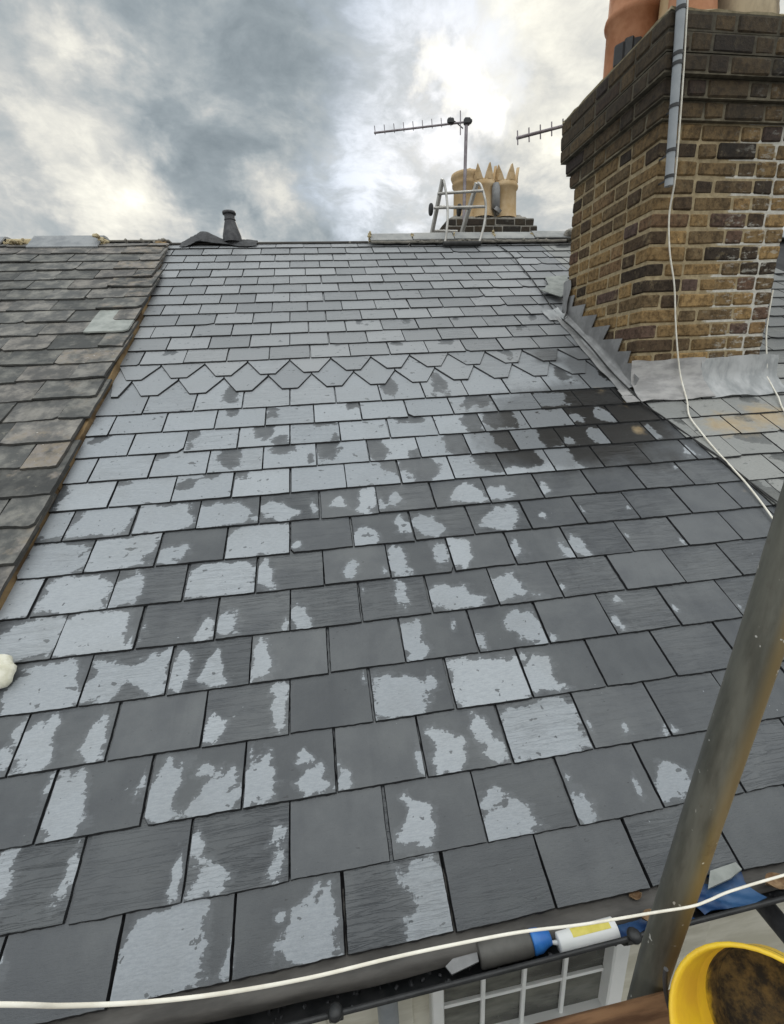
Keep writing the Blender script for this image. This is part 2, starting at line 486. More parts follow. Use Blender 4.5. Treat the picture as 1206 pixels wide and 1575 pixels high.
    c = T.mix(T.math('MULTIPLY', groove, 0.45), c, T.scale(c, (0.55, 0.55, 0.56)))
    T.put(b.inputs['Base Color'], c)
    bump(T, b, h, 0.8, 0.006)
    return m


M = {}
M['slate'] = slate_material('slate_new', (0.052, 0.058, 0.065), (0.080, 0.087, 0.095), (0.30, 0.322, 0.348), (0.365, 0.388, 0.415))
M['slate_right'] = slate_material('slate_aged', (0.078, 0.083, 0.082), (0.108, 0.112, 0.108), (0.24, 0.245, 0.24), (0.32, 0.32, 0.305))


def old_slate():
    m, T, b = material('slate_old')
    uv = T.attr('ruv', 'Vector')
    rnd = T.attr('rnd')
    ed = T.attr('rust')
    c = T.ramp(rnd, [(0.0, (0.072, 0.073, 0.072)), (0.3, (0.115, 0.116, 0.112)), (0.6, (0.148, 0.147, 0.143)), (0.85, (0.135, 0.126, 0.120)), (1.0, (0.19, 0.187, 0.18))])
    n = T.noise(uv, 9, 7, 0.65)
    c = T.mix(T.sstep(n, 0.40, 0.66), T.scale(c, (0.62, 0.63, 0.64)), T.scale(c, (1.55, 1.50, 1.42)))
    n2 = T.noise(uv, 26, 6, 0.7)
    c = T.mix(T.math('MULTIPLY', T.sstep(n2, 0.60, 0.72), 0.5), c, (0.33, 0.31, 0.25))
    d = T.noise(T.scale(uv, (9, 4, 1)), 1.0, 5, 0.6)
    c = T.mix(T.math('MULTIPLY', T.sstep(d, 0.52, 0.75), 0.65), c, (0.035, 0.035, 0.032))
    mort = T.sstep(T.math('ADD', ed, T.math('MULTIPLY', T.math('SUBTRACT', T.noise(uv, 12, 6, 0.65), 0.5), 1.6)), 0.45, 0.8)
    c = T.mix(T.math('MULTIPLY', mort, 0.8), c, T.mix(T.sstep(n2, 0.35, 0.65), (0.235, 0.195, 0.145), (0.25, 0.225, 0.21)))
    c = T.mix(T.math('MULTIPLY', T.sstep(T.noise(uv, 34, 3, 0.6), 0.68, 0.72), mort), c, (0.50, 0.47, 0.44))
    c = T.mix(T.math('MULTIPLY', T.attr('edge'), 0.8), c, (0.02, 0.02, 0.019))  # dark bevels paint in the shadow lines between slates
    T.put(b.inputs['Base Color'], c)
    b.inputs['Roughness'].default_value = 0.72
    b.inputs['Specular IOR Level'].default_value = 0.3
    riv = T.noise(T.scale(uv, (6, 22, 1)), 1.0, 4, 0.55, 0.6)
    bump(T, b, T.math('ADD', riv, T.math('MULTIPLY', n2, 0.6)), 0.6, 0.006)
    return m


M['slate_old'] = old_slate()
M['pale_slate'] = simple('slate_replacement', (0.22, 0.235, 0.22), (0.32, 0.335, 0.315), 0.6, 14, bumpv=0.2)


def brick_material(name, sooty, zone=None):
    m, T, b = material(name)
    o = coords(T)
    rnd = T.attr('rnd')
    c = T.ramp(rnd, [(0.0, (0.040, 0.030, 0.022)), (0.14, (0.095, 0.062, 0.036)), (0.34, (0.175, 0.120, 0.062)), (0.58, (0.265, 0.172, 0.076)),
                     (0.80, (0.345, 0.225, 0.098)), (0.90, (0.150, 0.088, 0.055)), (1.0, (0.105, 0.070, 0.058))])
    n = T.noise(o, 38, 7, 0.68)
    c = T.mix(T.sstep(n, 0.40, 0.66), c, T.scale(c, (0.42, 0.40, 0.38)))
    n3 = T.noise(o, 95, 4, 0.7)
    c = T.mix(T.math('MULTIPLY', T.sstep(n3, 0.56, 0.72), 0.65), c, T.scale(c, (2.0, 1.8, 1.5)))
    sx = T.node('ShaderNodeSeparateXYZ', None, i0=o)
    z = sx.outputs[2]
    sm = T.noise(o, 17, 6, 0.7)
    c = T.mix(T.math('MULTIPLY', T.sstep(sm, 0.54, 0.68), 0.42), c, (0.30, 0.235, 0.135))
    res = T.math('MULTIPLY', T.sstep(T.math('ADD', sx.outputs[0], T.math('MULTIPLY', T.math('SUBTRACT', sm, 0.5), 0.5)), 3.05, 3.20), T.sstep(T.noise(T.scale(o, (20, 20, 48)), 1.0, 5, 0.65), 0.54, 0.64))
    c = T.mix(T.math('MULTIPLY', res, 0.55), c, (0.46, 0.44, 0.39))
    run = T.noise(T.scale(o, (14, 14, 1.6)), 1.0, 4, 0.6)
    c = T.mix(T.math('MULTIPLY', T.sstep(run, 0.54, 0.70), 0.5), c, T.scale(c, (0.35, 0.34, 0.33)))
    big = T.noise(o, 4.5, 5, 0.6)
    st = T.sstep(T.math('ADD', z, T.math('MULTIPLY', T.math('SUBTRACT', big, 0.5), 0.9)), sooty[0], sooty[1], 0.06, sooty[2])
    c = T.mix(st, c, (0.022, 0.021, 0.020))
    T.put(b.inputs['Base Color'], c)
    b.inputs['Roughness'].default_value = 0.88
    b.inputs['Specular IOR Level'].default_value = 0.25
    bump(T, b, T.math('ADD', n, T.math('MULTIPLY', n3, 0.7)), 0.8, 0.006)
    return m


def mortar_material(name, c1, c2, pale=None, sooty=None):
    m, T, b = material(name)
    o = coords(T)
    n = T.noise(o, 30, 6, 0.65)
    c = T.mix(T.sstep(n, 0.35, 0.68), c1, c2)
    s = T.node('ShaderNodeSeparateXYZ', None, i0=o)
    if pale:
        xn = T.math('ADD', s.outputs[0], T.math('MULTIPLY', T.math('SUBTRACT', T.noise(o, 9, 4, 0.6), 0.5), 0.30))
        fr = T.math('FRACT', T.math('ADD', T.math('DIVIDE', T.math('SUBTRACT', s.outputs[2], 0.825), 0.0795), 0.08))
        bed = T.sstep(fr, 0.16, 0.20, 0.0, 0.24)           # perpends were repointed less than the bed joints
        k = T.sstep(T.math('SUBTRACT', xn, bed), pale[0], pale[0] + 0.03)
        c = T.mix(k, c, T.mix(T.sstep(n, 0.3, 0.7), pale[1], pale[2]))
    if sooty:
        st = T.sstep(T.math('ADD', s.outputs[2], T.math('MULTIPLY', T.math('SUBTRACT', T.noise(o, 7, 5, 0.6), 0.5), 0.9)), sooty[0], sooty[1], 0.0, sooty[2])
        c = T.mix(st, c, (0.035, 0.033, 0.030))
    T.put(b.inputs['Base Color'], c)
    b.inputs['Roughness'].default_value = 0.95
    b.inputs['Specular IOR Level'].default_value = 0.15
    bump(T, b, n, 0.7, 0.008)
    return m


M['brick'] = brick_material('stock_brick', (1.8, 2.75, 0.72))
M['brick_cap'] = brick_material('sooty_brick', (1.4, 2.6, 0.74))
M['brick_far'] = brick_material('dark_brick', (1.0, 2.8, 0.85))
M['mortar'] = mortar_material('ochre_mortar', (0.26, 0.205, 0.125), (0.40, 0.325, 0.205), (3.06, (0.42, 0.40, 0.35), (0.62, 0.60, 0.55)), (2.05, 3.0, 0.72))
M['pointing'] = mortar_material('pale_pointing', (0.36, 0.34, 0.29), (0.55, 0.53, 0.47), None, (2.1, 3.0, 0.5))
M['mortar_cap'] = mortar_material('sooty_mortar', (0.14, 0.12, 0.085), (0.24, 0.21, 0.15), None, (2.2, 2.75, 0.72))
M['mortar_far'] = mortar_material('grey_mortar', (0.20, 0.19, 0.17), (0.30, 0.28, 0.25))
M['flaunching'] = mortar_material('flaunching_mortar', (0.30, 0.25, 0.16), (0.44, 0.38, 0.26))
M['bedding'] = mortar_material('bedding_mortar', (0.34, 0.27, 0.16), (0.52, 0.45, 0.30))
M['lead_dark'] = simple('lead_dark', (0.19, 0.19, 0.192), (0.29, 0.29, 0.292), 0.48, 9, 0.2, 0.25, (1, 1, 1), 0.6)
M['lead_pale'] = simple('lead_weathered', (0.24, 0.235, 0.235), (0.38, 0.37, 0.365), 0.5, 7, 0.25, 0.25, (1, 1, 3), 0.7)
M['lead_new'] = simple('lead_bright', (0.25, 0.26, 0.265), (0.39, 0.395, 0.40), 0.40, 8, 0.3, 0.25, (2, 1, 1), 0.5)
M['terracotta'] = simple('terracotta', (0.33, 0.14, 0.07), (0.46, 0.225, 0.125), 0.75, 7, 0, 0.2, spec=0.3)
M['buff_clay'] = simple('buff_clay', (0.46, 0.32, 0.17), (0.56, 0.42, 0.26), 0.75, 7, 0, 0.2, spec=0.3)
M['stained_clay'] = simple('stained_clay', (0.20, 0.16, 0.11), (0.42, 0.34, 0.23), 0.8, 9, 0, 0.25, (1, 1, 0.5), spec=0.3)
M['grey_plastic'] = simple('grey_plastic', (0.24, 0.26, 0.28), (0.31, 0.33, 0.35), 0.45, 6, 0, 0.05)
M['black_plastic'] = simple('black_plastic', (0.012, 0.012, 0.013), (0.028, 0.028, 0.03), 0.42, 9, 0, 0.12)
M['gutter_black'] = simple('gutter_plastic', (0.010, 0.011, 0.012), (0.028, 0.028, 0.029), 0.4, 16, 0, 0.2)
M['white_cable'] = simple('cream_cable', (0.68, 0.64, 0.55), (0.80, 0.77, 0.69), 0.5, 30, 0, 0.05)
M['white_paint'] = simple('white_plastic', (0.70, 0.71, 0.70), (0.80, 0.80, 0.79), 0.4, 4, 0, 0.04)
M['dark_metal'] = simple('dark_metal', (0.05, 0.05, 0.055), (0.09, 0.09, 0.095), 0.5, 20, 0.5, 0.08)
M['aerial_metal'] = simple('aerial_metal', (0.20, 0.175, 0.19), (0.30, 0.27, 0.29), 0.5, 15, 0.5, 0.05)
M['aluminium'] = simple('aluminium', (0.33, 0.32, 0.30), (0.48, 0.465, 0.44), 0.42, 10, 0.7, 0.05)
M['felt'] = simple('black_felt', (0.016, 0.016, 0.018), (0.045, 0.046, 0.05), 0.6, 18, 0, 0.4)
M['tray'] = simple('eaves_sheet', (0.045, 0.041, 0.037), (0.095, 0.088, 0.08), 0.6, 9, 0, 0.15, (0.6, 3, 3))
M['timber'] = simple('bare_timber', (0.085, 0.055, 0.03), (0.27, 0.185, 0.095), 0.85, 4, 0, 0.5, (7, 0.8, 2), spec=0.2)
M['ridge_clay'] = simple('grey_ridge_clay', (0.19, 0.20, 0.215), (0.27, 0.28, 0.29), 0.7, 9, 0, 0.3)
M['ridge_pale'] = simple('pale_ridge_clay', (0.23, 0.235, 0.235), (0.33, 0.33, 0.32), 0.7, 7, 0, 0.3)
M['render'] = simple('cream_paint', (0.50, 0.475, 0.39), (0.66, 0.635, 0.55), 0.75, 4, 0, 0.15, (1.0, 1.0, 3.5), spec=0.3)
M['board'] = simple('scaffold_timber', (0.075, 0.038, 0.02), (0.19, 0.105, 0.055), 0.85, 5, 0, 0.5, (1.2, 10, 10), spec=0.2)
M['blue_plastic'] = simple('blue_plastic', (0.006, 0.03, 0.10), (0.035, 0.10, 0.22), 0.35, 12, 0, 0.3)
M['blue_cap'] = simple('blue_cap', (0.02, 0.13, 0.45), (0.05, 0.22, 0.58), 0.35, 12, 0, 0.05)
M['bottle_grey'] = simple('grey_bottle', (0.075, 0.072, 0.066), (0.115, 0.11, 0.10), 0.5, 12, 0, 0.1)
M['leaf'] = simple('dead_leaf', (0.16, 0.09, 0.045), (0.30, 0.20, 0.11), 0.8, 40, 0, 0.3)
M['yellow_print'] = simple('yellow_print', (0.62, 0.52, 0.08), (0.72, 0.62, 0.14), 0.45, 30, 0, 0.02)
M['rubber'] = simple('black_rubber', (0.015, 0.015, 0.015), (0.03, 0.03, 0.03), 0.7, 20, 0, 0.1)
M['ground'] = simple('ground_paving', (0.10, 0.10, 0.095), (0.16, 0.155, 0.145), 0.9, 1.5, 0, 0.2)
M['deck'] = simple('roof_underlay', (0.02, 0.02, 0.022), (0.035, 0.035, 0.037), 0.9, 6, 0, 0.1)
M['mortar_lump'] = simple('cream_lump', (0.60, 0.58, 0.46), (0.74, 0.72, 0.62), 0.8, 40, 0, 0.4)


def pole_material():
    m, T, b = material('galvanised_pole')
    o = coords(T)
    n = T.noise(T.scale(o, (30, 30, 5)), 1.0, 6, 0.65)
    c = T.mix(T.sstep(n, 0.35, 0.65), (0.095, 0.095, 0.080), (0.165, 0.165, 0.14))
    k = T.noise(T.scale(o, (10, 10, 1.2)), 1.0, 3, 0.5)
    x = T.vmath('DOT_PRODUCT', T.nt.nodes.new('ShaderNodeNewGeometry').outputs['Normal'], (0.66, -0.75, 0.0))
    side = T.sstep(T.math('ADD', x, T.math('MULTIPLY', T.math('SUBTRACT', k, 0.5), 1.0)), 0.10, 0.80)
    c = T.mix(T.math('MULTIPLY', side, 0.6), c, (0.30, 0.215, 0.085))
    sp = T.noise(o, 70, 2, 0.5)
    c = T.mix(T.sstep(sp, 0.725, 0.74), c, (0.55, 0.55, 0.52))
    ru = T.noise(o, 22, 5, 0.65)
    c = T.mix(T.math('MULTIPLY', T.sstep(ru, 0.62, 0.72), 0.45), c, (0.085, 0.06, 0.04))
    dp = T.noise(T.scale(o, (55, 55, 14)), 1.0, 3, 0.5)
    c = T.mix(T.math('MULTIPLY', T.sstep(dp, 0.725, 0.75), 0.7), c, (0.50, 0.49, 0.45))
    T.put(b.inputs['Base Color'], c)
    b.inputs['Metallic'].default_value = 0.35
    T.put(b.inputs['Roughness'], T.sstep(n, 0.3, 0.7, 0.42, 0.6))
    bump(T, b, n, 0.2, 0.003)
    return m


M['pole'] = pole_material()


def bucket_material():
    m, T, b = material('yellow_plastic')
    o = coords(T)
    n = T.noise(o, 14, 6, 0.65)
    c = T.mix(T.sstep(n, 0.35, 0.7), (0.82, 0.56, 0.03), (0.72, 0.44, 0.04))
    d = T.attr('dirt')
    k = T.sstep(T.math('ADD', d, T.math('MULTIPLY', T.math('SUBTRACT', T.noise(o, 26, 7, 0.7), 0.5), 0.9)), 0.35, 0.75)
    c = T.mix(k, c, T.mix(T.sstep(T.noise(o, 55, 6, 0.7), 0.35, 0.7), (0.010, 0.007, 0.005), (0.15, 0.095, 0.03)))
    T.put(b.inputs['Base Color'], c)
    T.put(b.inputs['Roughness'], T.sstep(k, 0, 1, 0.42, 0.75))
    b.inputs['Subsurface Weight'].default_value = 0.0
    bump(T, b, n, 0.12, 0.004)
    return m


M['bucket'] = bucket_material()


def glass_material():
    m, T, b = material('window_glass')
    o = coords(T)
    n = T.noise(T.scale(o, (3, 3, 9)), 1.0, 5, 0.6)
    T.put(b.inputs['Base Color'], T.mix(T.sstep(n, 0.35, 0.7), (0.02, 0.02, 0.016), (0.16, 0.16, 0.135)))  # paler blotches in the base colour stand in for reflections
    b.inputs['Roughness'].default_value = 0.12
    return m


M['glass'] = glass_material()

# ------------------------------------------------------------------ ground
g = MB()
g.grid([[(-400, -400, -5.6), (400, -400, -5.6)], [(-400, 400, -5.6), (400, 400, -5.6)]], False)
gr = g.build('ground', M['ground'])
gr['kind'] = 'structure'

# ------------------------------------------------------------------ houses
house = thing('terraced_house', 'house under the new blue-grey slate roof with a band of pointed slates', 'house', (1.1, 0.1, -5.6))
left_house = thing('terraced_house', 'house on the left under old stained slates with a broken ridge', 'house', (-2.0, 0.1, -5.6))
right_house = thing('terraced_house', 'house on the right whose ochre-stained slates start beyond the thin black cable', 'house', (4.0, 0.1, -5.6))


def uL(v):
    return -0.350 - (0.10 * max(0.0, (v - 3.1) / 1.7) ** 1.2)


PARTY = [(0.0, 2.87), (1.11, 2.80), (1.50, 2.735), (1.79, 2.655), (2.14, 2.605), (3.06, 2.605), (3.12, 3.05), (5.0, 3.05)]


def uP(v):
    for (a, x), (b, y) in zip(PARTY, PARTY[1:]):
        if v <= b:
            return x + (y - x) * max(0.0, (v - a)) / (b - a)
    return PARTY[-1][1]


def patch_field(u, v, plist):
    F = np.full(u.shape, -0.10)
    for (cu, cv, a, b) in plist:
        a = max(a, 0.006)
        b = max(b, 0.006)
        h = math.sin(cu * 127.1 + cv * 311.7) * 43758.5453
        h -= math.floor(h)
        ph = h * 40
        big = a > 0.078
        lob = 0.45 if big else 1.0
        if big:
            a, b = a * 1.10, b * 1.10
        x, y = (u - cu) / a, (v - cv) / b
        # ragged outline: broader towards the tail, lobed sides
        x = x + lob * (0.30 * np.sin(y * (1.6 + 1.4 * h) + ph) * (0.4 + h) + 0.13 * np.sin(y * 5.3 + ph * 2))
        x = x / np.clip(1.0 - lob * (0.10 + 0.42 * ((h * 7.3) % 1.0)) * y, 0.35, 1.7)
        y = y + lob * (0.22 * np.sin(x * (1.8 + h) + ph * 3) + 0.12 * np.sin(x * 5.9 + ph))
        pw = 4.0 if big else 2.6
        d = (np.abs(x) ** pw + np.abs(y) ** pw) ** (1 / pw)
        F = np.maximum(F, np.clip((1.0 - d) * (min(a, b) * 0.9 + 0.012), -0.10, 0.06))
    return F


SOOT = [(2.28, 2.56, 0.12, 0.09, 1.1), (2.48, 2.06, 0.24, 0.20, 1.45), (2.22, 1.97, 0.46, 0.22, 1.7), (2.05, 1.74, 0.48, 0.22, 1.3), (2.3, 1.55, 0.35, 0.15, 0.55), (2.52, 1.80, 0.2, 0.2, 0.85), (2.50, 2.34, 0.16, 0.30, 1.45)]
RUST = [(3.27, 1.80, 0.16, 0.14, 1.0), (3.0, 1.74, 0.22, 0.13, 0.85), (3.45, 1.55, 0.15, 0.12, 0.8), (2.46, 1.75, 0.05, 0.07, 0.7), (2.50, 1.98, 0.06, 0.06, 0.6), (2.42, 2.13, 0.07, 0.07, 0.55), (2.72, 1.28, 0.05, 0.08, 0.35), (2.30, 1.40, 0.04, 0.08, 0.3)]


def soft(u, v, blobs):
    F = np.zeros(u.shape)
    for (cu, cv, a, b, k) in blobs:
        F = np.maximum(F, k * np.exp(-((u - cu) / a) ** 2 - ((v - cv) / b) ** 2))
    return F


class Slates:
    """many slates in one mesh, each one a tilted sheet with its own edges"""
    def __init__(self, T=0.006, n0=0.0, jit=0.0012, bev=0.0026):
        self.bev = bev
        self.V, self.F, self.S = [], [], []
        self.A = {k: [] for k in ('dry', 'rnd', 'soot', 'rust', 'edge', 'tone')}
        self.R = []
        self.nv = 0
        self.T, self.n0, self.jit = T, n0, jit

    def slate(self, ua, ub, va, vb, length, fine, dry_fn, clip=None, rust=None, soot=None, lift=0.0, skew=0.0, tilt=0.0, chip=0.0, tail_cut=None, tone=0.0):
        T = self.T
        nx, ny = (21, 15) if fine == 2 else ((11, 7) if fine == 1 else (6, 3))
        s = np.linspace(0, 1, nx)
        if clip:
            s = np.unique(np.concatenate([s, [clip[0], 1 - clip[0]]]))
            nx = len(s)
        vis = min(1.0, (vb - va) * 1.04 / length)
        t = np.concatenate([np.linspace(0, vis, ny), [1.0]])
        S_, T_ = np.meshgrid(s, t)
        U = ua + (ub - ua) * S_
        v0 = np.full(nx, va)
        if clip:
            v0 = va + clip[1] * np.clip((clip[0] - np.minimum(s, 1 - s)) / clip[0], 0, 1)
        if tail_cut is not None:
            v0 = v0 + tail_cut(s)
        j = np.cumsum(rng.normal(0, self.jit * 0.55, nx))
        j -= np.linspace(j[0], j[-1], nx)
        v0 = v0 + j + rng.normal(0, self.jit * 0.4, nx)
        if chip:                                     # a corner knocked off
            for side in (0, 1):
                if rng.random() < chip:
                    w = rng.uniform(0.03, 0.12)
                    d = S_[0] if side == 0 else 1 - S_[0]
                    v0 = v0 + np.clip((w - d) / w, 0, 1) * rng.uniform(0.008, 0.03)
        Vv = v0[None, :] + (va + length - v0[None, :]) * T_
        Vv = Vv + skew * (S_ - 0.5)
        ej = np.cumsum(rng.normal(0, self.jit * 0.4, len(t)))
        U = U + np.where(S_ == 0, 1, 0) * ej[:, None] + np.where(S_ == 1, 1, 0) * np.cumsum(rng.normal(0, self.jit * 0.4, len(t)))[:, None]
        N = self.n0 + T * (3.0 - 2.0 * (Vv - va) / length) - 2.5 * T + lift * (1 - T_) + tilt * (S_ - 0.5) * (1 - T_)
        N = N + rng.uniform(-1, 1) * 0.0011 * np.sin(S_ * math.pi) + rng.normal(0, 0.0002, N.shape)
        rnd = rng.random()
        ou, ov = rng.uniform(0, 40), rng.uniform(0, 40)
        dry = dry_fn(U, Vv)
        zo = np.zeros(U.shape)
        so = soft(U, Vv, soot) if soot else zo
        ru = soft(U, Vv, rust) if isinstance(rust, list) else (zo + (rust or 0.0))

        def push(u, v, n, d, so_, ru_, ed=0.0):
            self.V.append(np.stack([u, v * CP - n * SP, v * SP + n * CP], -1))
            self.R.append(np.stack([u + ou, v + ov, np.full(u.shape, rnd * 9)], -1))
            for k, x in (('dry', d), ('rnd', np.full(u.shape, rnd)), ('soot', so_), ('rust', ru_), ('edge', np.full(u.shape, ed)), ('tone', np.full(u.shape, tone))):
                self.A[k].append(x)
        my = len(t)
        push(U.ravel(), Vv.ravel(), N.ravel(), dry.ravel(), so.ravel(), ru.ravel())
        b = self.nv
        idx = np.arange(my * nx).reshape(my, nx) + b
        q = np.stack([idx[:-1, :-1], idx[:-1, 1:], idx[1:, 1:], idx[1:, :-1]], -1).reshape(-1, 4)
        self.F.append(q)
        self.S.append(np.ones(len(q), bool))
        self.nv += my * nx
        # dressed (bevelled) edges: up the left side, along the tail, up the right side
        li = np.concatenate([np.arange(my - 1, 0, -1) * nx, np.arange(nx), np.arange(1, my) * nx + nx - 1])
        u, v, n = U.ravel()[li], Vv.ravel()[li], N.ravel()[li]
        d = np.full(u.shape, -0.05)
        BV = self.bev
        tu, tv = np.gradient(u), np.gradient(v)
        ln = np.hypot(tu, tv) + 1e-9
        ou_, ov_ = tv / ln, -tu / ln
        wob = BV * (1.0 + 0.35 * np.sin(np.arange(len(li)) * 1.7 + rnd * 30) * np.sin(np.arange(len(li)) * 0.61 + rnd * 11))
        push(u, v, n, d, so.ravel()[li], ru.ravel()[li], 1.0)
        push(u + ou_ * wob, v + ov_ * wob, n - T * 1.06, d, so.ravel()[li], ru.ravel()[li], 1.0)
        L = len(li)
        b = self.nv
        k = np.arange(L - 1)
        self.F.append(np.stack([b + k, b + L + k, b + L + k + 1, b + k + 1], -1))
        self.S.append(np.zeros(L - 1, bool))
        self.nv += 2 * L

    def build(self, name, mat, parent, label=None):
        V = np.concatenate(self.V)
        F = np.concatenate(self.F)
        me = bpy.data.meshes.new(name)
        me.vertices.add(len(V))
        me.vertices.foreach_set('co', V.astype(np.float32).ravel())
        me.loops.add(F.size)
        me.loops.foreach_set('vertex_index', F.astype(np.int32).ravel())
        me.polygons.add(len(F))
        me.polygons.foreach_set('loop_start', np.arange(0, F.size, 4, dtype=np.int32))
        me.polygons.foreach_set('use_smooth', np.concatenate(self.S))
        for k in self.A:
            setattr_f(me, k, np.concatenate(self.A[k]))
        a = me.attributes.new('ruv', 'FLOAT_VECTOR', 'POINT')
        a.data.foreach_set('vector', np.concatenate(self.R).astype(np.float32).ravel())
        me.update(calc_edges=True)
        me.validate()
        return link(name, me, mat, parent, label)


field, upper, band, aged = [Slates(0.0085, jit=0.0008, bev=0.0034) for _ in range(4)]
GAP = 0.0084
NROW = 29
for r in range(1, NROW + 1):
    va = 0.018 if r == 1 else (r - 1) * SG
    vb = r * SG
    length = min(2.0 * SG + 0.03, VR + 0.02 - va)
    if length < 0.05:
        continue
    vc = (va + vb) / 2
    off = 0.0 if r % 2 else 0.5
    for k in range(-3, 20):
        j0 = rng.normal(0, 0.003)
        ua, ub = (k + off) * SW + GAP / 2 + j0 * 0.4, (k + 1 + off) * SW - GAP / 2 + j0 * 0.4
        lim, par = uL(vc) + rng.normal(0, 0.003), uP(vc)
        for side in (0, 1):
            a, b = (max(ua, lim), min(ub, par - 0.002)) if side == 0 else (max(ua, par + 0.002), ub)
            if b - a < 0.035:
                continue
            if side == 1 and a > 2.62 and a < 3.46 and 2.30 < vc < 2.92:
                continue                     # the chimney stands here
            if side == 0 and 2.28 < vc < 3.10 and a > 2.60:
                continue
            uc = (a + b) / 2
            sk = rng.normal(0, 0.0014)
            ti = rng.normal(0, 0.0007)
            lf = 0.0006 + abs(rng.normal(0, 0.0010))
            if side == 1:
                if uc > 3.46 and vc > 2.3:
                    d0 = -0.05
                    wet_p = None
                else:
                    d0 = 0.05 if vc > 1.36 else -0.08
                    wet_p = [(uc + rng.uniform(-.08, .08), vb - rng.uniform(0.0, .05), rng.uniform(.04, .1), rng.uniform(.03, .09))] if rng.random() < 0.55 else None

                def fn(U, V_, d0=d0, wp=wet_p):
                    F = np.full(U.shape, d0)
                    if wp:
                        F = np.minimum(F, -patch_field(U, V_, wp)) if d0 > 0 else np.maximum(F, patch_field(U, V_, wp))
                    return F
                aged.slate(a, b, va + rng.normal(0, .003), vb, length, 1 if r < 17 else 0, fn, rust=RUST, soot=None, lift=lf * 2, skew=sk * 2, tilt=ti, chip=0.12)
                continue
            fine = 2 if r <= 9 else (1 if r <= 17 else 0)
            if r <= 9:
                mine = [p for p in PATCH if a - 0.01 < p[0] < b + 0.01 and va - 0.012 < p[1] < vb + 0.006]
                base = -0.10
                if (r >= 7 and uc < -0.02 and False):
                    base = 0.028

                extra = []
                if rng.random() < 0.35 and r > 1:
                    for _ in range(rng.integers(1, 3)):
                        e = rng.choice([a + 0.012, b - 0.012, rng.uniform(a, b)])
                        extra.append((float(e), float(rng.uniform(va + .02, vb - .02)), float(rng.uniform(.004, .010)), float(rng.uniform(.006, .022))))

                def fn(U, V_, mine=mine + extra):
                    return patch_field(U, V_, mine)
            else:
                hi = [p for p in PATCH_HI if a - 0.01 < p[0] < b + 0.01 and va - 0.012 < p[1] < vb + 0.012]
                # drying starts at the top and on the left
                wetness = min(1.0, max(0.0, (uc - 0.05) / 1.5)) * min(1.0, max(0.0, (14.2 - r) / 5.5))
                if uc > 2.05 and r < 16:
                    wetness = max(wetness, 0.95 if r < 14 else 0.75)
                tongue = []
                if r >= 17:
                    base = 0.05
                    if rng.random() < 0.14 and r < 21:
                        tongue = [(uc + rng.uniform(-.08, .08), vb - 0.02, rng.uniform(.025, .06), rng.uniform(.03, .08))]
                elif r >= 14:
                    base = 0.05
                    if rng.random() < (0.6 if r == 14 and uc > 0.8 else 0.07):
                        tongue = [(uc + rng.uniform(-.07, .07), vb + 0.02, rng.uniform(.02, .05), rng.uniform(.07, .17))]
                else:
                    base = 0.045 if wetness < 0.8 else -0.08
                    if rng.random() < 0.45 + 1.2 * wetness:
                        w = rng.uniform(.022, .042) + 0.07 * wetness
                        tongue = [(uc + rng.choice([rng.uniform(-.06, .06), rng.uniform(-.06, .06), 0.11, -0.11]), vb + 0.01, w * 1.15, rng.uniform(.03, .08) if rng.random() < 0.6 - wetness else rng.uniform(0.11, 0.19))]
                        if rng.random() < 0.35:
                            tongue.append((uc + rng.choice([-1, 1]) * rng.uniform(.06, .11), va + rng.uniform(.02, .12), rng.uniform(.015, .04), rng.uniform(.015, .05)))

                def fn(U, V_, base=base, tg=tongue, hi=hi):
                    F = np.full(U.shape, base)
                    if tg and base > 0:
                        F = np.minimum(F, -patch_field(U, V_, tg))
                    if hi:
                        F = np.maximum(F, patch_field(U, V_, hi))
                    return F
            clip = (0.325, 0.92 * SG) if r in (15, 16) else None
            tgt = band if r in (14, 15, 16) else (field if r < 14 else upper)
            tgt.slate(a, b, va + rng.normal(0, 0.0012), vb, length, fine if not clip else 1, fn, clip=clip, rust=RUST, soot=SOOT, lift=lf, skew=sk, tilt=ti, chip=0.05, tone=float(np.clip((r - 12.5) / 4.5 + rng.normal(0, 0.10), 0, 1)))
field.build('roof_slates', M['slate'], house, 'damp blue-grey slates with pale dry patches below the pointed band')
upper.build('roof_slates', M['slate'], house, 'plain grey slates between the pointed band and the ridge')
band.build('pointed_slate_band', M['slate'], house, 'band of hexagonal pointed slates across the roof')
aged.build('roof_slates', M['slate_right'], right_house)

# deck under the slates and the slope behind the ridge
def slab(name, u0, u1, v0, v1, n0, n1, mat, parent, back=False):
    q = MB()
    P = []
    for n in (n0, n1):
        for (u, v) in ((u0, v0), (u1, v0), (u1, v1), (u0, v1)):
            p = rp(u, v, n)
            if back:
                p = Vector((p.x, 2 * RIDGE.y - p.y, p.z))
            P.append(p)
    fs = [(3, 2, 1, 0), (4, 5, 6, 7), (0, 1, 5, 4), (1, 2, 6, 5), (2, 3, 7, 6), (3, 0, 4, 7)]
    if back:
        fs = [tuple(reversed(f)) for f in fs]
    q.add(P, fs)
    return q.build(name, mat, parent)


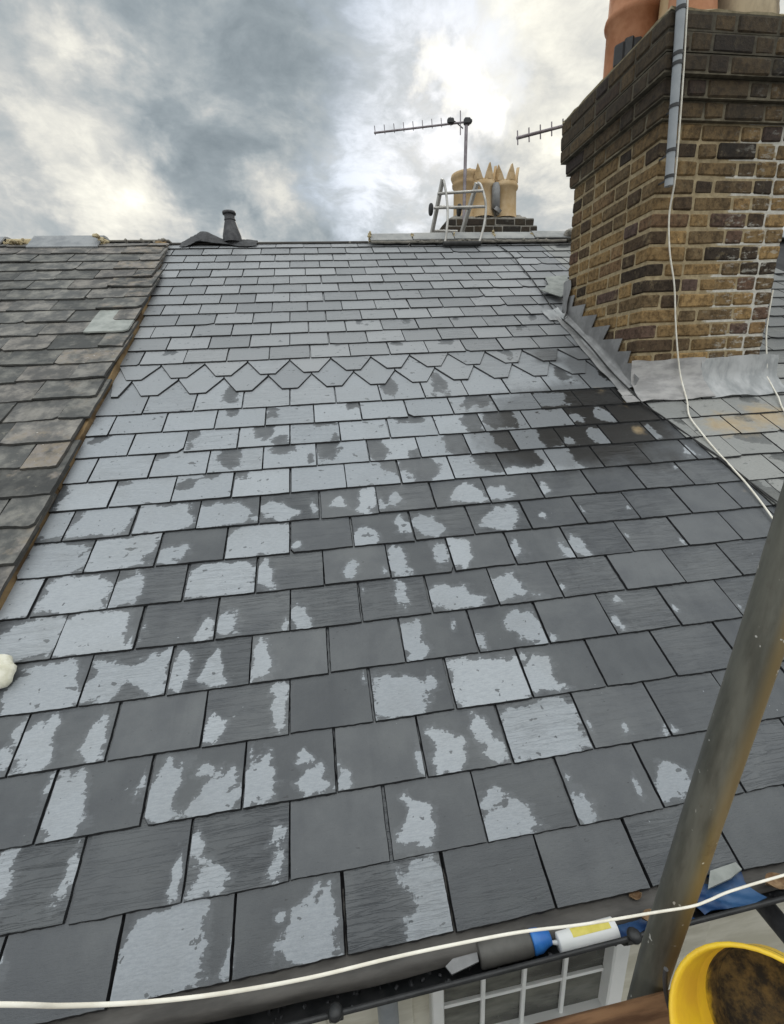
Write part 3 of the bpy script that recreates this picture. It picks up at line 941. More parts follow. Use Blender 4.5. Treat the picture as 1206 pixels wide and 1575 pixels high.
slab('roof_deck', -0.40, 2.60, 0.03, VR - 0.012, -0.06, -0.019, M['deck'], house)
slab('roof_deck', 2.603, 6.5, 0.03, VR - 0.012, -0.06, -0.019, M['deck'], right_house)
slab('rear_roof_slope', -0.40, 2.60, 0.03, VR - 0.012, -0.06, -0.004, M['slate_old'], house, True)
slab('rear_roof_slope', 2.603, 6.5, 0.03, VR - 0.012, -0.06, -0.004, M['slate_old'], right_house, True)
slab('rear_roof_slope', -6.0, -0.403, 0.03, VR - 0.03, -0.06, 0.0, M['slate_old'], left_house, True)
slab('roof_deck', -6.0, -0.452, 0.03, VR - 0.03, -0.06, 0.018, M['deck'], left_house)

# ---- the old roof on the left
old = Slates(T=0.009, n0=0.048, jit=0.0028, bev=0.004)
OG = 0.1785
pale = Slates(T=0.008, n0=0.056, jit=0.002)
for r in range(1, 27):
    va = 2.082 + (r - 12) * OG
    vb = va + OG
    length = min(2 * OG + 0.02, 4.70 - va)
    if length < 0.08 or vb < 0.3:
        continue
    off = 0.0 if r % 2 else 0.5
    uu = -0.345 - 0.10 * max(0.0, (va - 3.1) / 1.7) ** 1.2
    edge = uu + rng.normal(0.0, 0.012)
    x = edge
    k = 0
    while x > -3.2:
        w = 0.27 + rng.normal(0, 0.008)
        if k == 0:
            w = (0.30 if r % 2 else 0.16) + rng.uniform(-0.03, 0.03)
        a, b = x - w, x - rng.uniform(0.002, 0.006)
        e = rng.uniform(0.30, 0.75) if k == 0 else (rng.uniform(0, 0.18) if k == 1 else 0.0)
        ispale = (k == 0 and r == 17)
        if ispale:
            a = b - 0.25
            w = 0.252
        (pale if ispale else old).slate(a, b, va + rng.normal(0, 0.005), vb, length, 1, lambda U, V_: np.zeros(U.shape), rust=e, lift=abs(rng.normal(0, 0.003)) + (0.004 if k == 0 else 0),
                  skew=rng.normal(0, 0.006), tilt=rng.normal(0, 0.003), chip=0.30)
        x -= w
        k += 1
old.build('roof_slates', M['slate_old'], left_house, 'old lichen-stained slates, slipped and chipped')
pale.build('replacement_slate', M['pale_slate'], left_house, 'single pale grey replacement slate at the verge')
# timber strip between the two roofs, following the cut edge
q = MB()
for (v0, v1) in ((0.0, 1.62), (1.625, 3.3), (3.305, 4.78)):
    rows = []
    for v in np.linspace(v0, v1, 14):
        u1 = uL(v) - 0.002
        u0 = u1 - 0.075 - (0.02 if v > 4.2 else 0)
        h = 0.028 + 0.003 * math.sin(v * 3)
        rows.append([rp(u0, v, -0.03), rp(u0, v, h), rp(u1, v, h), rp(u1, v, -0.03)])
    vs = [p for r_ in rows for p in r_]
    fs = []
    for i in range(len(rows) - 1):
        for c in range(4):
            fs.append((i * 4 + c, (i + 1) * 4 + c, (i + 1) * 4 + (c + 1) % 4, i * 4 + (c + 1) % 4))
    fs.append((0, 1, 2, 3))
    e = (len(rows) - 1) * 4
    fs.append((e + 3, e + 2, e + 1, e))
    q.add(vs, fs)
q.build('verge_batten', M['timber'], left_house, 'bare brown timber strip along the cut edge of the slates')

# ------------------------------------------------------------------ ridges
def ridge_tile(x0, x1, ytop, ztop, mat, parent, w=0.125, drop=0.085, flat=0.035, tilt=0.0):
    q = MB()
    T = 0.014
    out = [(-w, -drop), (-flat, -0.008), (-flat * 0.4, 0.0), (flat * 0.4, 0.0), (flat, -0.008), (w, -drop)]
    inn = [(w - 0.006, -drop - T * 0.7), (flat, -0.008 - T), (-flat, -0.008 - T), (-w + 0.006, -drop - T * 0.7)]
    q.prism(out + inn, lambda a, b, t: Vector((x0 + (x1 - x0) * t, ytop + a, ztop + b + tilt * t)))
    return q.build('ridge_tile', mat, parent)


for i in range(5):
    a = 1.369 + i * 0.406
    ridge_tile(a + 0.004, a + 0.402, RIDGE.y + random.uniform(-.004, .004), 2.540 + 0.003 * i + random.uniform(-.003, .003), M['ridge_pale'], house, drop=0.082, tilt=random.uniform(-.003, .003))
ridge_tile(-2.60, -1.745, RIDGE.y, 2.528, M['ridge_clay'], left_house, w=0.235, drop=0.135, flat=0.06)
ridge_tile(-1.515, -0.965, RIDGE.y, 2.533, M['ridge_clay'], left_house, w=0.235, drop=0.135, flat=0.06)


def lumps(q, c, n, spread, size):
    for _ in range(n):
        p = Vector(c) + Vector([random.gauss(0, s) for s in spread])
        r = random.uniform(*size)
        ax = Matrix.Rotation(random.uniform(0, 6), 3, Vector((random.random(), random.random(), random.random())).normalized())
        A = (ax @ Vector((1, 0, 0)), ax @ Vector((0, 1, 0)), ax @ Vector((0, 0, 1)))
        q.box(p, (r * random.uniform(1, 2), r * random.uniform(0.8, 1.6), r), A, r * 0.3, r * 0.12)


q = MB()
q.tube([(-1.745, RIDGE.y - 0.03, 2.475), (-1.515, RIDGE.y - 0.03, 2.475)], 0.035, 10)
lumps(q, (-1.63, RIDGE.y - 0.10, 2.452), 110, (0.038, 0.045, 0.006), (0.010, 0.02))
q.build('mortar_bed', M['bedding'], left_house, 'broken ochre mortar in the gap between two ridge tiles')
q = MB()
lumps(q, (-0.972, RIDGE.y - 0.06, 2.465), 40, (0.008, 0.06, 0.014), (0.015, 0.03))
q.build('mortar_bed', M['bedding'], left_house)
for i in range(5):
    q = MB()
    lumps(q, (1.369 + i * 0.406, RIDGE.y - 0.05, 2.50), 14, (0.006, 0.03, 0.014), (0.01, 0.02))
    q.build('mortar_joint', M['bedding'], house)
q = MB()
q.tube([(1.375 + i * 0.05, RIDGE.y - 0.112 + random.uniform(-.004, .004), 2.441 + random.uniform(-.003, .003)) for i in range(40)], 0.013, 8)
lumps(q, (2.30, RIDGE.y - 0.115, 2.445), 70, (0.40, 0.006, 0.003), (0.012, 0.02))
q.build('mortar_bed', M['mortar_far'], house)
q = MB()
lumps(q, (3.47, RIDGE.y - 0.02, 2.50), 70, (0.075, 0.06, 0.02), (0.025, 0.06))
q.build('mortar_bed', M['mortar_far'], right_house, 'crumbling grey mortar on the ridge beside the brick chimney')
ridge_tile(3.60, 6.4, RIDGE.y, 2.54, M['ridge_clay'], right_house)
# bare ridge batten where the tiles are still off
q = MB()
q.box((0.22, RIDGE.y + 0.004, 2.468), (2.28, 0.05, 0.016), None, 0.003)
q.build('ridge_batten', M['tray'], house)
q = MB()
q.box((-0.69, RIDGE.y + 0.004, 2.488), (0.52, 0.09, 0.016), None, 0.004)
lumps(q, (-0.7, RIDGE.y - 0.03, 2.485), 14, (0.16, 0.02, 0.006), (0.012, 0.03))
q.build('ridge_batten', M['mortar_far'], left_house)

# black felt crumpled over the open ridge
def crumple(name, label, cat, x0, x1, y0, y1, zf, mat, nx=46, ny=16, seed=3, thick=0.003):
    r2 = np.random.default_rng(seed)
    wv = [(r2.uniform(4, 30), r2.uniform(4, 26), r2.uniform(0, 6.28), r2.uniform(0.2, 1)) for _ in range(14)]
    P = []
    for j in range(ny):
        row = []
        for i in range(nx):
            x = x0 + (x1 - x0) * i / (nx - 1)
            y = y0 + (y1 - y0) * j / (ny - 1)
            k = sum(a * abs(math.sin(fx * x + fy * y + ph)) for fx, fy, ph, a in wv) / 14
            e = r2.normal(0, 0.002)
            edge = 0.02 * math.sin(9 * x + 2) + 0.012 * math.sin(23 * x)
            yy = y + (edge if j == 0 else 0)
            row.append(Vector((x + e, yy + e, zf(x, yy) + k * 0.035 - 0.012)))
        P.append(row)
    q = MB()
    q.grid(P, True, thick)
    o = q.build(name, mat)
    tag(o, label, cat)
    return o


def felt_z(x, y):
    ridge = 2.482 - abs(y - RIDGE.y) * SP / CP
    hump = 0.085 * math.exp(-((x + 0.13) / 0.13) ** 2) + 0.02 * math.exp(-((x - 0.22) / 0.1) ** 2)
    return ridge + 0.006 + hump * math.exp(-((y - RIDGE.y + 0.02) / 0.07) ** 2)


crumple('roofing_felt', 'crumpled black felt lying over the open ridge beside the vent pipe', 'felt', -0.33, 0.33, RIDGE.y - 0.10, RIDGE.y + 0.1, felt_z, M['felt'])

vent = thing('vent_pipe', 'short grey vent pipe with flared foot poking up from the ridge', 'vent pipe', (0.112, RIDGE.y, 2.47))
q = MB()
q.lathe([(0.085, 0.0), (0.083, 0.05), (0.066, 0.11), (0.052, 0.16), (0.046, 0.175), (0.046, 0.218), (0.046, 0.235), (0.040, 0.235), (0.040, 0.10)], 28, (0.112, RIDGE.y, 2.475))
q.build('pipe', M['dark_metal'], vent)
q = MB()
q.lathe([(0.046, 0.0), (0.058, 0.0), (0.060, 0.012), (0.057, 0.022), (0.041, 0.022), (0.041, 0.0)], 28, (0.112, RIDGE.y, 2.700))
q.build('rim', M['dark_metal'], vent)
q = MB()
q.lathe([(0.047, 0.0), (0.0505, 0.003), (0.0505, 0.012), (0.047, 0.015)], 28, (0.112, RIDGE.y, 2.650))
q.build('clamp_band', M['dark_metal'], vent)

# ------------------------------------------------------------------ big brick chimney
CX0, CX1, CY0, CY1 = 2.63, 3.46, 1.826, 2.66
CH = 0.0795
CZ = 2.415
chim = thing('chimney_stack', 'large soot-topped yellow stock brick chimney at the right with stepped lead flashing', 'chimney', (3.05, 2.24, 1.2))


def run_lengths(L, first):
    seq, x, st = [], 0.0, first
    while x < L - 0.03:
        w = (0.225 if st else 0.108) + random.uniform(-0.006, 0.006)
        if L - (x + w) < 0.07:
            w = L - x
        seq.append((x, w))
        x += w + 0.011
        st = not st
    return seq


def course(q, x0, x1, y0, y1, z, h, kind, depth=0.108, bev=0.0075, jit=0.0024):
    for face in range(4):
        full = (face in (0, 2)) == (kind == 0)
        L = (x1 - x0) if face in (0, 2) else (y1 - y0)
        off = 0.0 if full else depth + 0.011
        for (s, w) in run_lengths(L - 2 * off, full):
            s += off
            pr = random.uniform(-0.003, 0.0035)
            hh = h + random.uniform(-0.006, 0.004)
            q.cur = min(0.999, max(0.0, random.betavariate(1.15, 1.1)))
            d = depth
            ang = random.gauss(0, 0.006)
            zc = z + h / 2 + random.uniform(-0.0015, 0.0015)
            if face == 0:
                c, sz = (x0 + s + w / 2, y0 + d / 2 - pr, zc), (w, d, hh)
            elif face == 2:
                c, sz = (x0 + s + w / 2, y1 - d / 2 + pr, zc), (w, d, hh)
            elif face == 1:
                c, sz = (x1 - d / 2 + pr, y0 + s + w / 2, zc), (d, w, hh)
            else:
                c, sz = (x0 + d / 2 - pr, y0 + s + w / 2, zc), (d, w, hh)
            ca, sa = math.cos(ang), math.sin(ang)
            q.box(c, sz, (Vector((ca, sa, 0)), Vector((-sa, ca, 0)), Vector((0, 0, 1))), bev, jit)


q = MB()
z = CZ - 20 * CH
for i in range(20):
    course(q, CX0, CX1, CY0, CY1, z, CH - 0.0125, i % 2)
    z += CH
q.build('brickwork', M['brick'], chim, attr=True)
q = MB()
q.box(((CX0 + CX1) / 2, (CY0 + CY1) / 2, (0.825 + CZ) / 2), (CX1 - CX0 - 0.013, CY1 - CY0 - 0.013, CZ - 0.825))
q.build('mortar_joints', M['mortar'], chim)
q, qm = MB(), MB()
for i, p in enumerate((0.022, 0.045, 0.075, 0.078, 0.075)):
    zz = CZ + i * CH + 0.001
    course(q, CX0 - p, CX1 + p, CY0 - p, CY1 + p, zz, CH - 0.010, i % 2, 0.12)
    m_ = p - 0.006
    qm.box(((CX0 + CX1) / 2, (CY0 + CY1) / 2, zz + CH / 2 - 0.005), (CX1 - CX0 + 2 * m_, CY1 - CY0 + 2 * m_, CH - 0.0005 - 0.001 * i))
q.build('corbelled_cap', M['brick_cap'], chim, 'soot-blackened oversailing brick courses', attr=True)
qm.build('cap_joints', M['mortar_cap'], chim)
# mortar flaunching over the cap
P = []
NN = 20
for j in range(NN + 1):
    row = []
    for i in range(NN + 1):
        a, b = i / NN, j / NN
        x = CX0 - 0.072 + (CX1 - CX0 + 0.144) * a
        y = CY0 - 0.072 + (CY1 - CY0 + 0.144) * b
        e = min(a, 1 - a, b, 1 - b) * 2
        row.append((x, y, CZ + 5 * CH + 0.001 + 0.060 * min(1, e * 3.0) ** 0.6 + random.uniform(-.004, .004)))
    P.append(row)
q = MB()
q.grid(P, True, 0.012)
q.build('flaunching', M['flaunching'], chim)
ZT = CZ + 5 * CH + 0.03


def plain_pot(c, r, h, mat, ring=None, label=None):
    q = MB()
    x, y = c
    prof = [(r * 1.06, 0.0), (r * 1.04, 0.06), (r, 0.09)]
    if ring:
        prof += [(r * 0.985, ring - 0.03), (r * 1.07, ring - 0.018), (r * 1.10, ring), (r * 1.07, ring + 0.018), (r * 0.98, ring + 0.03)]
    prof += [(r * 0.93, h - 0.09), (r * 1.02, h - 0.075), (r * 1.05, h - 0.03), (r * 1.0, h), (r * 0.85, h), (r * 0.82, h - 0.2)]
    q.lathe(prof, 36, (x, y, ZT - 0.01))
    return q.build('chimney_pot', mat, chim, label)


pot = plain_pot((2.805, 2.42), 0.142, 0.80, M['terracotta'], 0.335, 'orange terracotta pot with a raised ring, on the left')
q = MB()
ang = math.radians(232)
for da, w in ((-0.30, 0.04), (0.02, 0.034), (0.30, 0.03)):
    a = ang + da
    n = Vector((math.cos(a), math.sin(a), 0))
    t = Vector((-n.y, n.x, 0))
    q.box(Vector((2.805, 2.42, ZT + 0.115)) + n * 0.150, (w * 1.5, 0.03, 0.13 - abs(da) * 0.08), (t, n, Vector((0, 0, 1))), 0.008)
q.build('clamp', M['black_plastic'], pot)
plain_pot((2.955, 2.185), 0.13, 0.78, M['buff_clay'], None, 'buff clay pot between two others')
plain_pot((2.81, 1.945), 0.108, 0.80, M['terracotta'], None, 'narrow terracotta pot at the front corner')
plain_pot((3.115, 1.985), 0.165, 0.72, M['stained_clay'], None, 'wide stained beige pot')

# lead work
def apron(x0, x1, mat, bright, seed, ph):
    r2 = random.Random(seed)
    prof = [(CY0 - 0.008, 1.255), (CY0 - 0.010, 1.21), (CY0 - 0.012, 1.165), (CY0 - 0.02, 1.125)]
    prof += [tuple(rp(0, v, n))[1:] for v, n in ((2.095, 0.028), (2.07, 0.018), (2.04, 0.013), (2.01, 0.011), (1.99, 0.009))]
    P = []
    nx = 26
    for (y, z_) in prof:
        row = []
        for i in range(nx):
            x = x0 + (x1 - x0) * i / (nx - 1)
            w = 0.004 * math.sin(x * 17 + ph) + 0.003 * math.sin(x * 41 + z_ * 30) + r2.uniform(-.001, .001)
            low = max(0, (1.2 - z_) / 0.2)
            row.append((x, y - abs(w) * 0.8, z_ + (0.004 * math.sin(x * 13 + ph) if z_ > 1.24 else 0) + 0.006 * low * math.sin(x * 19 + ph * 2) * (1 if z_ < 1.1 else 0.3) + abs(w) * 0.6 + 0.003))
        P.append(row)
    q = MB()
    q.grid(P[::-1], True, 0.003)
    return q.build('lead_apron', mat, chim)


apron(2.60, 3.075, M['lead_pale'], 0, 1, 0.3)
apron(3.055, 3.58, M['lead_new'], 1, 2, 1.7)
# stepped flashing on the left face
poly = [(1.83, 1.10), (1.83, 1.245), (1.885, 1.248), (1.865, 1.316), (1.99, 1.320), (1.955, 1.392), (2.15, 1.400), (2.09, 1.481), (2.29, 1.487),
        (2.24, 1.561), (2.42, 1.571), (2.385, 1.645), (2.56, 1.652), (2.53, 1.725), (2.655, 1.728), (2.655, 1.592)]
q = MB()
q.prism(poly[::-1], lambda a, b, t: Vector((CX0 - 0.013 + 0.005 * t, a, b)))
q.build('step_flashing', M['lead_dark'], chim, 'dark stepped lead let into the brick joints')
prof = [(2.530, 0.010), (2.545, 0.014), (2.568, 0.013), (2.578, 0.008), (2.584, 0.016), (2.592, 0.026), (2.606, 0.028), (2.616, 0.034), (2.619, 0.06), (2.620, 0.085)]
P = []
for j in range(30):
    v = 2.115 + (3.10 - 2.115) * j / 29
    k = 0.006 * math.sin(v * 7) + 0.003 * math.sin(v * 23)
    P.append([rp(u + k * (1 if u < 2.58 else 0.3), v, n + 0.0015 * math.sin(v * 31 + u * 60)) for u, n in prof])
q = MB()
q.grid(P, True, 0.003)
q.build('lead_soaker', M['lead_dark'], chim)
q = MB()
for (v0, v1, u0, u1) in ((1.985, 2.045, 2.505, 2.597), (2.049, 2.112, 2.515, 2.597)):
    q.grid([[rp(u0, v0, 0.016), rp(u1, v0 + .004, 0.016)], [rp(u0, v1, 0.017), rp(u1, v1, 0.017)]], False, 0.003)
q.build('lead_tab', M['lead_pale'], chim)
# lead at the back corner of the left face
q = MB()
P = []
for j in range(10):
    t = j / 9
    v = 3.03 + 0.17 * t
    P.append([rp(u, v, n + 0.003 * math.sin(u * 60 + v * 30)) for u, n in ((2.475, 0.012), (2.50, 0.013), (2.54, 0.012), (2.575, 0.016), (2.60, 0.03))])
q.grid(P, True, 0.003)
q.build('lead_saddle', M['lead_new'], chim, 'bright creased lead at the back corner')
q = MB()
P = []
for j in range(10):
    z_ = 1.585 + 0.245 * j / 9
    P.append([(CX0 - 0.055 + 0.04 * (j / 9) ** 0.5 + 0.006 * math.sin(j), CY1 - 0.075 + 0.01 * math.sin(j * .8), z_), (CX0 - 0.02, CY1 - 0.045, z_ + 0.004), (CX0 - 0.012, CY1 + 0.0, z_ + 0.008), (CX0 - 0.01, CY1 + 0.03, z_)])
q.grid(P, True, 0.003)
q.build('lead_upstand', M['lead_dark'], chim)

# torn slate leaning by the chimney
pl = [(2.743, 3.793), (2.80, 3.80), (2.963, 3.826), (2.83, 3.57), (2.713, 3.338), (2.69, 3.345), (2.672, 3.316), (2.62, 3.40), (2.573, 3.481), (2.625, 3.52), (2.655, 3.575), (2.690, 3.60)]
q = MB()
q.prism(pl, lambda a, b, t: rp(a, b, 0.020 + 0.030 * max(0, (3.75 - b) / 0.4) + 0.006 * t))
o = q.build('broken_slate', M['pale_slate'])
tag(o, 'jagged pale broken slate tilted up beside the back corner of the big brick chimney', 'slate')

# grey mast strapped to the front corner with its cables
mast = thing('aerial_mast', 'grey plastic mast strapped down the front corner of the big brick chimney', 'mast', (2.64, 1.728, 2.10))
q = MB()
A_, B_ = Vector((2.633, 1.728, 2.095)), Vector((2.583, 1.728, 2.86))
dr_ = (B_ - A_).normalized()
q.tube([A_, B_], 0.0195, 20)
q.tube([B_ - dr_ * 0.03, B_ + dr_ * 0.75], 0.016, 20)
q.build('pole', M['grey_plastic'], mast)
for zz in (2.79, 2.625, 2.588, 2.425, 2.245, 2.135):
    p = A_ + dr_ * ((zz - A_.z) / dr_.z)
    q = MB()
    q.tube([p - dr_ * 0.007, p + dr_ * 0.007], 0.0225, 20)
    yb = CY0 - (0.076 if zz > 2.55 else (0.03 if zz > 2.41 else 0.0)) + 0.004
    q.box((p.x + 0.016, (p.y + yb) / 2, p.z), (0.004, max(0.01, yb - p.y), 0.008))
    q.build('strap', M['black_plastic'], mast)


def cable(name, pts, r, mat, label, cat='cable', n=8, seg=8):
    q = MB()
    q.tube(spline(pts, n), r, seg)
    o = q.build(name, mat)
    return tag(o, label, cat)


cable('coaxial_cable', [(2.596, 1.722, 3.1), (2.603, 1.715, 2.86), (2.640, 1.735, 2.619), (2.656, 1.738, 2.43), (2.672, 1.745, 2.258), (2.688, 1.760, 2.119), (2.715, 1.805, 1.99), (2.745, 1.806, 1.82),
                        (2.800, 1.806, 1.649), (2.84, 1.806, 1.45), (2.878, 1.800, 1.275), (2.905, 1.79, 1.16), rp(2.90, 2.05, 0.030), rp(2.86, 1.95, 0.02), rp(2.80, 1.833, 0.012),
                        rp(2.775, 1.70, 0.012), rp(2.758, 1.546, 0.012), rp(2.752, 1.40, 0.012), rp(2.745, 1.294, 0.012), rp(2.725, 1.16, 0.012), rp(2.70, 1.045, 0.012), rp(2.66, 0.90, 0.012), rp(2.60, 0.72, 0.012), rp(2.66, 0.55, 0.012)],
      0.0043, M['white_cable'], 'cream cable running down the brick chimney and snaking over the slates below')
cable('coaxial_cable', [(3.475, 1.84, 1.62), (3.478, 1.835, 1.40), (3.505, 1.815, 1.20), rp(3.515, 2.15, 0.045), rp(3.50, 2.08, 0.030), rp(3.484, 2.03, 0.024), rp(3.45, 1.94, 0.018), rp(3.407, 1.856, 0.013), rp(3.37, 1.75, 0.012), rp(3.36, 1.6, 0.012)],
      0.0042, M['white_cable'], 'short cream cable trailing over the lead at the right foot of the chimney')
cable('wire', [rp(u, v, 0.010 if not 1.98 < v < 3.1 else 0.022) for u, v in ((2.565, 4.78), (2.589, 4.70), (2.651, 4.403), (2.640, 4.107), (2.63, 3.839), (2.603, 3.50), (2.572, 3.15), (2.575, 2.9), (2.585, 2.64), (2.572, 2.29), (2.585, 2.06), (2.603, 1.96), (2.640, 1.86), (2.659, 1.789), (2.70, 1.64), (2.738, 1.509), (2.774, 1.315), (2.80, 1.11), (2.83, 0.9))],
      0.0042, M['rubber'], 'thin black wire lying down the slope from the ridge past the chimney flashing', 'wire')
cable('wire', [rp(u, v, 0.009) for u, v in ((2.70, 1.62), (2.732, 1.50), (2.752, 1.40), (2.792, 1.25), (2.83, 1.10), (2.87, 0.95))],
      0.0034, M['rubber'], 'second thin black wire splitting away on the slates right below the chimney', 'wire')

# ------------------------------------------------------------------ chimney beyond the ridge
far = thing('chimney_stack', 'distant dark brick chimney behind the ridge with four buff pots, three of them crowned', 'chimney', (2.97, 5.45, 2.4))
q, qm = MB(), MB()
FX0, FX1, FY0, FY1 = 2.46, 3.50, 5.18, 5.75
z = 1.605
for i in range(18):
    p = 0.0 if i < 16 else (0.05 if i == 16 else 0.02)
    course(q, FX0 - p, FX1 + p, FY0 - p, FY1 + p, z, 0.066, i % 2, 0.1, 0.005, 0.003)
    qm.box(((FX0 + FX1) / 2, (FY0 + FY1) / 2, z + 0.036), (FX1 - FX0 + 2 * p - 0.012, FY1 - FY0 + 2 * p - 0.012, 0.0745))
    z += 0.076 if i != 16 else 0.086
q.build('brickwork', M['brick_far'], far, attr=True)
qm.build('mortar_joints', M['mortar_far'], far)
FZ = z
q = MB()
P = []
for j in range(15):
    row = []
    for i in range(19):
        a, b = i / 18, j / 14
        e = min(a * 1.8, (1 - a) * 1.8, b, 1 - b) * 2
        row.append((FX0 - 0.01 + (FX1 - FX0 + 0.02) * a, FY0 - 0.01 + (FY1 - FY0 + 0.02) * b, FZ - 0.012 + 0.135 * min(1, e * 1.5) + random.uniform(-.012, .012)))
    P.append(row)
q.grid(P, True, 0.015)
lumps(q, (3.10, 5.27, FZ + 0.085), 12, (0.10, 0.015, 0.008), (0.03, 0.06))
q.build('flaunching', M['mortar_far'], far)


def far_pot(x, y, r, h, crown, mat, label=None):
    q = MB()
    base = (x, y, FZ + 0.03)
    sh = h - (0.17 if crown else 0.0)
    prof = [(r * 1.05, 0), (r * 1.0, 0.08), (r * 0.97, sh - 0.08), (r * 1.08, sh - 0.065), (r * 1.10, sh - 0.04), (r * 1.04, sh - 0.02)]
    if crown:
        prof += [(r * 1.03, sh), (r * 0.88, sh), (r * 0.86, sh - 0.25)]
    else:
        prof += [(r * 1.12, sh), (r * 1.20, sh + 0.03), (r * 1.15, sh + 0.06), (r * 0.95, sh + 0.065), (r * 0.88, sh - 0.2)]
    q.lathe(prof, 32, base)
    o = q.build('chimney_pot', mat, far, label)
    if crown:
        q = MB()
        n = 7
        for k in range(n):
            a0, a1 = 2 * math.pi * (k + 0.06) / n, 2 * math.pi * (k + 0.94) / n
            am = (a0 + a1) / 2
            c = Vector(base)
            for ro, ri in ((r * 1.05, r * 0.86),):
                v = []
                for rr in (ro, ri):
                    v += [c + Vector((rr * math.cos(a0), rr * math.sin(a0), sh - 0.005)), c + Vector((rr * math.cos(am) * 1.02, rr * math.sin(am) * 1.02, sh - 0.005)), c + Vector((rr * math.cos(a1), rr * math.sin(a1), sh - 0.005)),
                          c + Vector((rr * 1.04 * math.cos(a1 * .6 + am * .4), rr * 1.04 * math.sin(a1 * .6 + am * .4), sh + 0.065)), c + Vector((rr * 1.10 * math.cos(am), rr * 1.10 * math.sin(am), sh + 0.150)),
                          c + Vector((rr * 1.04 * math.cos(a0 * .6 + am * .4), rr * 1.04 * math.sin(a0 * .6 + am * .4), sh + 0.065))]
                q.add(v, [(0, 1, 2, 3, 4, 5), (11, 10, 9, 8, 7, 6)] + [(i, (i + 1) % 6 + 0, (i + 1) % 6 + 6, i + 6)[::-1] for i in range(6)])
        q.build('crown', mat, o)
    return o


far_pot(2.735, 5.40, 0.150, 0.43, False, M['buff_clay'], 'roll-topped buff pot on the left')
far_pot(2.915, 5.32, 0.148, 0.55, True, M['buff_clay'])
far_pot(3.19, 5.36, 0.165, 0.55, True, M['buff_clay'])
far_pot(3.03, 5.62, 0.15, 0.55, True, M['buff_clay'])
q = MB()
q.lathe([(0.0, 0.0), (0.05, 0.0), (0.05, 0.20), (0.035, 0.26), (0.0, 0.27)], 18, (3.035, 5.18, FZ + 0.10))
q.tube([(3.04, 5.17, FZ + 0.07), (3.06, 5.16, FZ + 0.10)], 0.05, 14)
q.build('flue_guard', M['lead_dark'], far, 'dark metal piece wedged between the pots')


def yagi(root, tip, tail, n, tick, up, mast_pts, offs=0.0):
    """boom from tail to tip, small elements along it"""
    tip, tail = Vector(tip), Vector(tail)
    q = MB()
    q.tube([tip, tail], 0.011, 8)
    q.build('boom', M['aerial_metal'], root)
    for k in range(n):
        p = tip.lerp(tail, 0.012 + k * (0.90 / max(n, 1)) * 0.98)
        q = MB()
        q.tube([p + Vector((0, 0, -tick * (1 - up))), p + Vector((-0.006, 0, tick * up))], 0.0045, 6)
        q.build('element', M['aerial_metal'], root)
    if mast_pts:
        q = MB()
        q.tube(mast_pts, 0.019, 12)
        q.build('mast', M['aerial_metal'], root)


aer = thing('television_aerial', 'television aerial with a long boom on a mast above the distant chimney pots', 'aerial', (2.637, 5.17, 2.9))
yagi(aer, (1.616, 5.17, 3.800), (2.712, 5.17, 3.928), 9, 0.085, 0.75, [(2.632, 5.17, 2.75), (2.668, 5.17, 3.93)])
q = MB()
q.box((2.485, 5.17, 3.925), (0.075, 0.05, 0.06), None, 0.012)
q.tube([(2.50, 5.17, 3.94), (2.55, 5.17, 3.915), (2.63, 5.17, 3.86)], 0.006, 6)
q.build('dipole_box', M['black_plastic'], aer)
q = MB()
q.tube([(2.598, 5.17, 3.80), (2.598, 5.17, 4.025)], 0.006, 6)
q.build('reflector', M['aerial_metal'], aer)
q = MB()
q.box((2.675, 5.165, 3.925), (0.075, 0.06, 0.065), None, 0.012)
q.box((2.715, 5.165, 3.925), (0.03, 0.05, 0.035), None, 0.008)
q.build('clamp', M['black_plastic'], aer)
aer2 = thing('television_aerial', 'television aerial poking out from behind the big brick chimney', 'aerial', (3.05, 2.95, 2.0))
yagi(aer2, (2.331, 2.95, 2.815), (3.10, 2.95, 2.988), 8, 0.085, 0.5, [(3.05, 2.95, 1.78), (3.05, 2.95, 3.02)])
q = MB()
for zz in (2.3, 1.95):
    q = MB()
    q.box((3.05, 2.80, zz), (0.03, 0.28, 0.03))
    q.build('bracket', M['dark_metal'], aer2)

# ------------------------------------------------------------------ roof ladder over the ridge
lad = thing('roof_ladder', 'aluminium roof ladder with curved hooks and small wheels hooked over the ridge', 'ladder', (2.2, RIDGE.y, 2.47))
for (a, b) in (((2.098, 4.10, 2.985), (1.995, 4.42, 2.36)), ((2.432, 4.10, 2.955), (2.285, 4.42, 2.36))):
    q = MB()
    A_, B_ = Vector(a), Vector(b)
    t = (A_ - B_).normalized()
    s = Vector((1, 0, 0))
    s = (s - t * s.dot(t)).normalized()
    q.box((A_ + B_) / 2, (0.030, 0.058, (A_ - B_).length), (s, t.cross(s), t), 0.004)
    q.build('rail', M['aluminium'], lad)
for (a, b, r) in (((2.047, 4.11, 2.868), (2.47, 4.03, 2.868), 0.012), ((2.01, 4.12, 2.755), (2.505, 4.02, 2.735), 0.012), ((2.075, 4.17, 2.78), (2.385, 4.17, 2.77), 0.014), ((2.03, 4.30, 2.61), (2.30, 4.30, 2.605), 0.014)):
    q = MB()
    q.tube([a, b], r, 10)
    q.build('rung', M['aluminium'], lad)
for pts in ([(2.10, 4.10, 2.975), (2.103, 4.06, 2.93), (2.112, 4.02, 2.80), (2.112, 3.99, 2.65), (2.09, 3.965, 2.50), rp(2.072, 4.634, 0.03)],
            [(2.44, 4.10, 2.955), (2.458, 4.06, 2.92), (2.485, 4.02, 2.80), (2.492, 4.01, 2.70), (2.462, 3.98, 2.56), rp(2.41, 4.634, 0.03)]):
    q = MB()
    q.tube(spline(pts, 6), 0.0115, 10)
    q.build('hook', M['aluminium'], lad)
q = MB()
